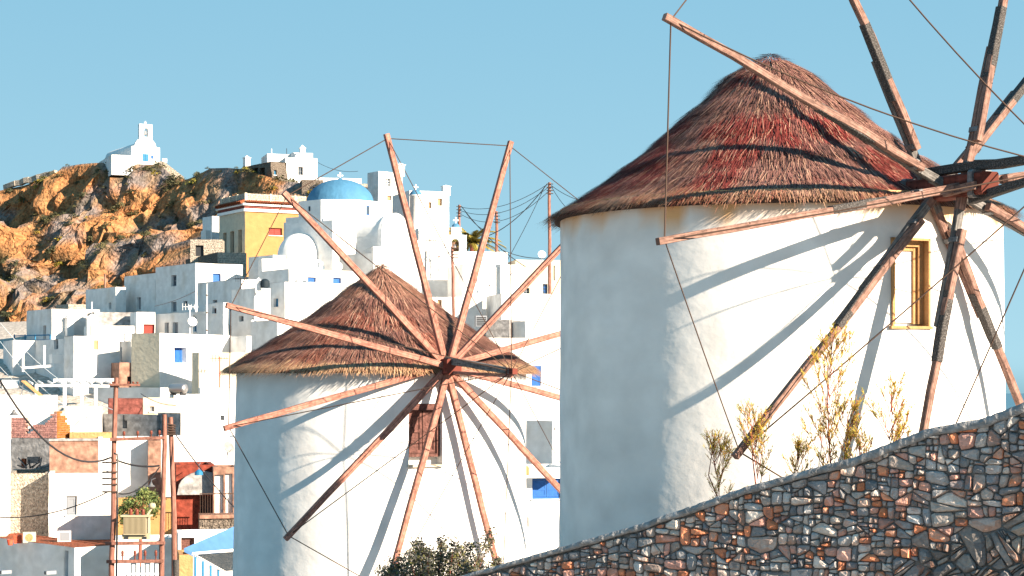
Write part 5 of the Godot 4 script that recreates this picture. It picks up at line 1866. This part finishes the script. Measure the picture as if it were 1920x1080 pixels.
# ---------------------------------------------------------------- hill and ground
func hill() -> void:
	rng.seed = 12
	var sky_line := [[-170, 408, 224], [0, 357, 216], [40, 348, 215], [100, 331, 212], [118, 312, 211], [160, 306, 209], [205, 304, 207], [300, 309, 204], [325, 332, 202], [350, 336, 200], [375, 325, 198], [395, 314, 196], [430, 314, 193], [455, 316, 191], [520, 336, 187], [560, 342, 186], [610, 348, 183], [690, 350, 178], [760, 404, 168], [860, 440, 160]]
	var ridge := func(u: float) -> Vector3:
		for k in sky_line.size() - 1:
			if u <= sky_line[k + 1][0] or k == sky_line.size() - 2:
				var f: float = (u - sky_line[k][0]) / float(sky_line[k + 1][0] - sky_line[k][0])
				return spot(u, lerpf(sky_line[k][1], sky_line[k + 1][1], f), lerpf(sky_line[k][2], sky_line[k + 1][2], f))
		return Vector3.ZERO
	var nu := 250
	var nq := 150
	var g := Vector3(-0.90, 0, 0.43)
	var pts: Array = []
	var cols: Array = []
	for i in nu + 1:
		var u := lerpf(-170.0, 860.0, float(i) / nu)
		var r: Vector3 = ridge.call(u)
		for j in nq + 1:
			var q := -10.0 + pow(float(j) / nq, 1.25) * 62.0
			var p := r
			if u > 430:
				p += Vector3(-0.1, 0, 1.0) * q
			else:
				p += Vector3(-0.35, 0, 0.94) * minf(q, 5.0) + g * maxf(0.0, q - 5.0)
			if q < 0.0:
				p.y += q * 0.35
			else:
				var spur := n2.get_noise_2d(u * 0.045, 3.0) * 6.0 + n2.get_noise_2d(u * 0.14, 30.0) * 3.0
				var qe := maxf(0.0, q + spur * clampf((q - 4.0) / 6.0, 0.0, 1.0))
				p.y -= 1.15 * minf(qe, 5.0) + 0.80 * clampf(qe - 5.0, 0.0, 19.0) + 0.35 * maxf(0.0, qe - 24.0) + 1.3 * (1.0 - cos(qe * 0.8)) * 0.5
				var w := clampf(q / 1.5, 0.0, 1.0)
				var rid := (1.0 - absf(n2.get_noise_3dv(p * 0.9))) - 0.75
				p += Vector3(n1.get_noise_3dv(p * 0.45) * 1.8, rid * 3.4, n1.get_noise_3dv(p * 0.45 + Vector3(40, 3, 1)) * 1.8) * w
				p += Vector3(n1.get_noise_3dv(p * 1.5), n1.get_noise_3dv(p * 1.5 + Vector3(9, 9, 9)), n1.get_noise_3dv(p * 1.5 + Vector3(3, 70, 0))) * 0.6 * w
			var pick := n1.get_noise_3dv(p * Vector3(0.28, 0.6, 0.28))
			var veg := n1.get_noise_3dv(p * 0.8 + Vector3(300, 0, 0))
			var c := Color(0.33, 0.28, 0.265).lerp(Color(0.60, 0.275, 0.115), clampf(pick * 4.0 + 0.62, 0.0, 1.0))
			c = c.lerp(Color(0.56, 0.34, 0.16), clampf(n1.get_noise_3dv(p * 1.2 + Vector3(0, 99, 0)) * 2.0, 0.0, 0.6))
			c = c.lerp(Color(0.08, 0.08, 0.045), clampf((veg - 0.18) * 5.0, 0.0, 0.75))
			c = c * (0.85 + 0.3 * rng.randf())
			c.a = 1.0
			pts.append(p)
			cols.append(c)
	var st := begin()
	for i in nu:
		for j in nq:
			var a := i * (nq + 1) + j
			var b := a + nq + 1
			for k in [b, a, a + 1, b, a + 1, b + 1]:
				st.set_color(cols[k])
				st.add_vertex(pts[k])
	var o := put(self, "hill", st, "rock")
	o.set_meta("kind", "structure")
	o.set_meta("label", "steep orange and grey rock hill behind the town")
	# scrub on the hill
	var places: Array = []
	var tint: Array = []
	while places.size() < 2600:
		var i := rng.randi_range(4, nu - 2)
		var j := rng.randi_range(14, nq - 2)
		var p: Vector3 = pts[i * (nq + 1) + j]
		var dens := n1.get_noise_3dv(p * 0.8 + Vector3(300, 0, 0))
		if dens < rng.randf_range(-0.15, 0.35):
			continue
		var s := rng.randf_range(0.25, 0.75)
		places.append(Transform3D(Basis.from_euler(Vector3(rng.randfn(0, 0.3), rng.randf() * TAU, rng.randfn(0, 0.3))).scaled(Vector3(s, s * rng.randf_range(0.6, 0.9), s)), p + Vector3(0, 0.05, 0)))
		var c := Color(0.055, 0.062, 0.035).lerp(Color(0.11, 0.10, 0.045), rng.randf())
		if rng.randf() < 0.13:
			c = Color(0.36, 0.25, 0.03).lerp(Color(0.2, 0.2, 0.05), rng.randf())
		tint.append(c)
	var clump := begin()
	for k in 46:
		var d := Vector3(rng.randfn(), absf(rng.randfn()), rng.randfn()).normalized() * rng.randf_range(0.45, 1.0)
		var x := Vector3(rng.randfn(), rng.randfn(), rng.randfn()).normalized() * 0.22
		var y := Vector3(rng.randfn(), rng.randfn(), rng.randfn()).normalized() * 0.22
		tri(clump, d - x, d + x, d + y)
		tri(clump, d - y, d + x * 0.8, d - x * 0.4 + y * 0.5)
	clump.generate_normals()
	var sc := scatter(self, "hill_scrub", clump.commit(), "leaf", places, tint)
	sc.set_meta("label", "low dark scrub scattered over the rock hill")
	sc.set_meta("category", "scrub")

func ground() -> void:
	mark(0, 0, -1.7)
	mark(0, 40, -1.7)
	for e in [[-12, -8, -2.2], [-6, -13, -2.2], [-3, -18, -2.4], [1, -19, -2.5], [3, -16, -2.3], [-8, -24, -3.1], [-3, -27, -3.3], [0.2, -24.5, -3.0], [-5, -34, -4.2], [0, -33, -3.9], [-12, -34, -4.4], [-20, -20, -3.0], [8, -12, -1.9], [-9, -44, -5.6]]:
		mark(e[0], e[1], e[2])
	mark(3.6, -28, -2.9)
	mark(-2.6, -39, -5.2)
	mark(-1, -30, -3.9)
	mark(-7, -58, -8.5)
	mark(-16, -58, -9.8)
	mark(-19.5, -69, -11.0)
	mark(-14, -66, -10.0)
	mark(-22, -40, -8.0)
	mark(10, -30, -2.8)
	mark(12, -60, -12.0)
	mark(20, -110, -14.0)
	mark(40, -160, -20.0)
	mark(90, -90, -28.0)
	mark(100, -250, -30.0)
	mark(0, -260, -20.0)
	mark(-120, -260, -20.0)
	mark(-90, -120, -16.0)
	for e in [[-60, 640, 168, 1.0], [20, 640, 160, 1.5], [120, 620, 152, 2.0], [220, 590, 150, 3.0], [330, 560, 149, 4.0]]:
		mark((e[0] - 960.0) / F * e[2], -e[2], e[3])
	for e in [[-70, -200], [-50, -200], [-30, -190], [-15, -185], [0, -175], [8, -160], [15, -150], [-80, -180], [-45, -180], [-20, -172], [-5, -165], [25, -140], [-10, -210]]:
		mark(e[0], e[1], -8.0)
	var st := begin()
	st.set_smooth_group(1)
	var nx := 110
	var nz := 110
	var pts: Array = []
	for i in nx + 1:
		for j in nz + 1:
			var x := lerpf(-160.0, 170.0, float(i) / nx)
			var z := lerpf(60.0, -300.0, float(j) / nz)
			var sw := 0.0
			var sy := 0.0
			for g in ground_marks:
				var d2: float = (g.x - x) * (g.x - x) + (g.z - z) * (g.z - z) + 4.0
				var w := 1.0 / (d2 * d2)
				sw += w
				sy += w * g.y
			var edge := maxf(0.0, maxf(absf(x - 5.0) / 165.0, maxf(-z / 300.0, z / 60.0)) - 0.8) / 0.2
			pts.append(Vector3(x, lerpf(sy / sw, -46.0, edge * edge) + n1.get_noise_2d(x * 0.6, z * 0.6) * 0.12, z))
	for i in nx:
		for j in nz:
			var a := i * (nz + 1) + j
			var b := a + nz + 1
			quad(st, pts[a], pts[b], pts[b + 1], pts[a + 1])
	var o := put(self, "ground", st, "earth")
	o.set_meta("kind", "structure")
	st = begin()
	quad(st, Vector3(-7000, -44, 7000), Vector3(7000, -44, 7000), Vector3(7000, -44, -7000), Vector3(-7000, -44, -7000))
	o = put(self, "sea", st, "sea")
	o.set_meta("kind", "structure")

# ---------------------------------------------------------------- plants
func leaf_mesh(w: float, l: float) -> ArrayMesh:
	var st := begin()
	quad(st, Vector3(0, 0, 0), Vector3(w, l * 0.45, 0.1 * l), Vector3(0, l, 0), Vector3(-w, l * 0.45, 0.1 * l))
	st.generate_normals()
	return st.commit()

func random_basis(s: float) -> Basis:
	return Basis.from_euler(Vector3(rng.randf() * TAU, rng.randf() * TAU, rng.randf() * TAU)).scaled(Vector3(s, s, s))

func plants() -> void:
	rng.seed = 15
	tamarisks()
	# grey-green bush before the small mill
	var base := spot(815, 1095, 25.2) - Vector3(0, 0.63, 0)
	var t := thing("bush", "grey green leafy bush in front of the small mill, above the wall's left end", "bush", base)
	t.scale = Vector3(0.84, 0.84, 0.84)
	var st := begin()
	var places: Array = []
	var cols: Array = []
	var tops := [[-0.78, 0.98], [-0.62, 1.05], [-0.40, 1.2], [-0.22, 1.34], [-0.05, 1.3], [0.1, 1.25], [0.28, 1.32], [0.42, 1.2], [0.55, 1.18], [0.70, 1.22], [0.62, 1.1], [0.88, 1.5], [0.95, 1.15], [-0.3, 1.1], [0.0, 1.1], [0.3, 1.15], [-0.55, 0.9], [0.5, 0.95], [0.75, 1.0], [-0.15, 0.85]]
	for k in 46:
		var e: Array = tops[k % tops.size()]
		var tip := Vector3(e[0] + rng.randfn(0, 0.07), e[1] * rng.randf_range(0.8, 1.03) + 0.12, rng.randfn(0, 0.28))
		var root_p := Vector3(tip.x * 0.35, 0, tip.z * 0.3)
		var pts := [root_p, root_p.lerp(tip, 0.5) + Vector3(rng.randfn(0, 0.05), 0.05, rng.randfn(0, 0.05)), tip]
		tube(st, pts, 0.012, 4, 0.004)
		for q in 430:
			var f := 1.0 - pow(rng.randf(), 1.6) * 0.75
			var p: Vector3 = (pts[0] as Vector3).lerp(pts[1], f * 2.0) if f < 0.5 else (pts[1] as Vector3).lerp(pts[2], f * 2.0 - 1.0)
			var spread := 0.12 * (1.15 - f) + 0.025
			p += Vector3(rng.randfn(0, spread), rng.randfn(0, spread), rng.randfn(0, spread))
			if p.y < 0.25:
				continue
			places.append(Transform3D(random_basis(rng.randf_range(0.6, 1.25)), p))
			var c := Color(0.075, 0.085, 0.055).lerp(Color(0.17, 0.155, 0.14), rng.randf())
			if rng.randf() < 0.25:
				c = Color(0.17, 0.165, 0.06)
			if rng.randf() < 0.08:
				c = Color(0.34, 0.31, 0.29)
			cols.append(c)
	put(t, "stems", st, "bark")
	scatter(t, "foliage", leaf_mesh(0.016, 0.05), "leaf", places, cols)
	# bushy tree behind the transformer
	base = spot(262, 1010, 70.0)
	t = thing("small_tree", "round bushy green tree behind the transformer", "tree", base)
	st = begin()
	tube(st, [Vector3(0, -1, 0), Vector3(0.05, 0.4, 0), Vector3(-0.05, 0.9, 0)], 0.07, 7, 0.04)
	places = []
	cols = []
	for k in 40:
		var d := Vector3(rng.randfn(), rng.randfn(), rng.randfn()).normalized()
		var c0 := Vector3(0.08 + d.x * 0.56, 1.22 + d.y * 0.46, d.z * 0.5)
		if d.x < -0.2:
			c0.y -= 0.25
			c0.x -= 0.2
		tube(st, [Vector3(0, 0.5, 0), c0], 0.02, 4, 0.006)
		var shade := rng.randf_range(0.6, 1.3)
		for q in 110:
			places.append(Transform3D(random_basis(rng.randf_range(0.7, 1.3)), c0 + Vector3(rng.randfn(0, 0.11), rng.randfn(0, 0.1), rng.randfn(0, 0.11))))
			cols.append(Color(0.10, 0.15, 0.05).lerp(Color(0.19, 0.21, 0.07), rng.randf()) * shade)
	put(t, "trunk", st, "bark")
	scatter(t, "crown", leaf_mesh(0.03, 0.09), "leaf", places, cols)
	palm()

func palm() -> void:
	var D := 142.0
	var t := thing("palm_tree", "palm crown of yellow green fronds behind the white roofs, right of the bell gable", "palm", spot(885, 520, D))
	var st := begin()
	tube(st, [Vector3(0, -3, 0), Vector3(0, 2.6, 0)], 0.2, 9, 0.16)
	put(t, "trunk", st, "bark")
	var top := Vector3(0.0, 2.55, 0)
	for k in 30:
		st = begin()
		var az := TAU * k / 30.0 + rng.randf() * 0.3
		var el := rng.randf_range(-0.1, 1.15)
		var d := Vector3(cos(az) * cos(el), sin(el), sin(az) * cos(el))
		var L := rng.randf_range(1.9, 3.0)
		var prev := top
		var side := d.cross(Vector3.UP).normalized()
		var tone := Color(0.10, 0.10, 0.035).lerp(Color(0.34, 0.27, 0.05), rng.randf())
		for s in 9:
			var f := (s + 1) / 9.0
			var p := top + d * L * f - Vector3(0, 0.75 * L * f * f * 0.6, 0)
			st.set_color(Color(0.3, 0.22, 0.06))
			tube(st, [prev, p], 0.02, 4)
			for q in 3:
				var m := prev.lerp(p, q / 3.0)
				for sg in [-1.0, 1.0]:
					st.set_color(tone * rng.randf_range(0.7, 1.2))
					var e: Vector3 = m + side * sg * 0.5 * (1.0 - f * 0.55) + (p - prev).normalized() * 0.32 - Vector3(0, 0.12, 0)
					var w := (p - prev).normalized() * 0.06
					tri(st, m - w, m + w, e)
			prev = p
		put(t, "frond", st, "leaf")

func tamarisks() -> void:
	# spindly shrubs behind the rubble wall: [foot u, top u, top v, distance, bush size]
	var list := [
		["tall spindly shrub with yellow feathery crown before the large mill", 1545, 1560, 648, 21.4, 1.0],
		["leaning shrub with sparse yellow sprigs right of the tall feathery one", 1560, 1592, 770, 21.3, 0.62],
		["bushy yellow shrub with reddish branches before the right of the large mill", 1652, 1672, 735, 20.9, 0.75],
		["short yellow tuft between the two tall shrubs", 1612, 1612, 832, 21.1, 0.3],
		["short golden tuft left of the tall feathery shrub", 1503, 1495, 852, 21.5, 0.35],
		["thin shrub with two sprigs in front of the lowest sail pole tip", 1440, 1408, 785, 21.7, 0.5],
		["low spiky shrub on reddish stems, leftmost above the wall", 1362, 1337, 835, 22.2, 0.55]]
	for e in list:
		var foot := spot(e[1], 930, e[4]) - Vector3(0, 0.8, 0)
		var top: Vector3 = spot(e[2], e[3], e[4]) - foot
		var t := thing("tamarisk_shrub", e[0], "shrub", foot, 0, "yellow shrubs behind the wall")
		var st := begin()
		var places: Array = []
		var cols: Array = []
		var size: float = e[5]
		var stems: Array = []
		var main := [Vector3.ZERO, top * 0.45 + Vector3(rng.randfn(0, 0.03), 0, 0), top * 0.75 + Vector3(rng.randfn(0, 0.04), 0, 0), top]
		tube(st, main, 0.014, 5, 0.003)
		stems.append(main)
		var nb := int(8 + 26 * size)
		for k in nb:
			var f := sqrt(rng.randf_range(0.22, 0.98))
			var a: Vector3 = top * f
			var len := (1.12 - f) * top.length() * rng.randf_range(0.25, 0.6) + 0.08
			var az := rng.randf() * TAU
			if k % 6 == 0 and size > 0.45:
				a = top * rng.randf_range(0.25, 0.45)
				len = size * rng.randf_range(0.45, 0.75)
			var b := a + Vector3(cos(az) * 0.55, 0.9 + rng.randf() * 0.4, sin(az) * 0.5).normalized() * len
			var mid := a.lerp(b, 0.5) + Vector3(rng.randfn(0, 0.02), 0.01, rng.randfn(0, 0.02))
			tube(st, [a, mid, b], 0.0055, 4, 0.002)
			for q in int(3 + len * 14.0):
				var g := rng.randf_range(0.35, 1.0)
				var c0: Vector3 = a.lerp(mid, g * 2.0) if g < 0.5 else mid.lerp(b, g * 2.0 - 1.0)
				var d0 := ((b - a).normalized() + Vector3(rng.randfn(0, 0.45), rng.randf_range(0.0, 0.5), rng.randfn(0, 0.45))).normalized()
				var c1 := c0 + d0 * rng.randf_range(0.07, 0.17)
				tube(st, [c0, c1], 0.0022, 3, 0.001)
				stems.append([c0, c1])
		for s in stems:
			if s.size() > 2:
				continue
			for q in 15:
				var f := rng.randf_range(0.05, 1.05)
				var p: Vector3 = (s[0] as Vector3).lerp(s[1], f)
				var dir: Vector3 = ((s[1] as Vector3) - s[0]).normalized()
				var d := (dir + Vector3(rng.randfn(0, 0.4), rng.randfn(0.1, 0.35), rng.randfn(0, 0.4))).normalized()
				var xx := d.cross(Vector3(rng.randfn(), rng.randfn(), rng.randfn())).normalized()
				var sc := rng.randf_range(0.5, 1.2)
				places.append(Transform3D(Basis(xx * sc, d * sc, xx.cross(d) * sc), p))
				var c := Color(0.74, 0.50, 0.07).lerp(Color(0.54, 0.50, 0.09), rng.randf())
				if rng.randf() < 0.15:
					c = Color(0.26, 0.25, 0.07)
				if rng.randf() < 0.2:
					c = Color(0.52, 0.19, 0.06)
				cols.append(c)
		put(t, "branches", st, "bark")
		scatter(t, "sprigs", leaf_mesh(0.0028, 0.045), "leaf", places, cols)
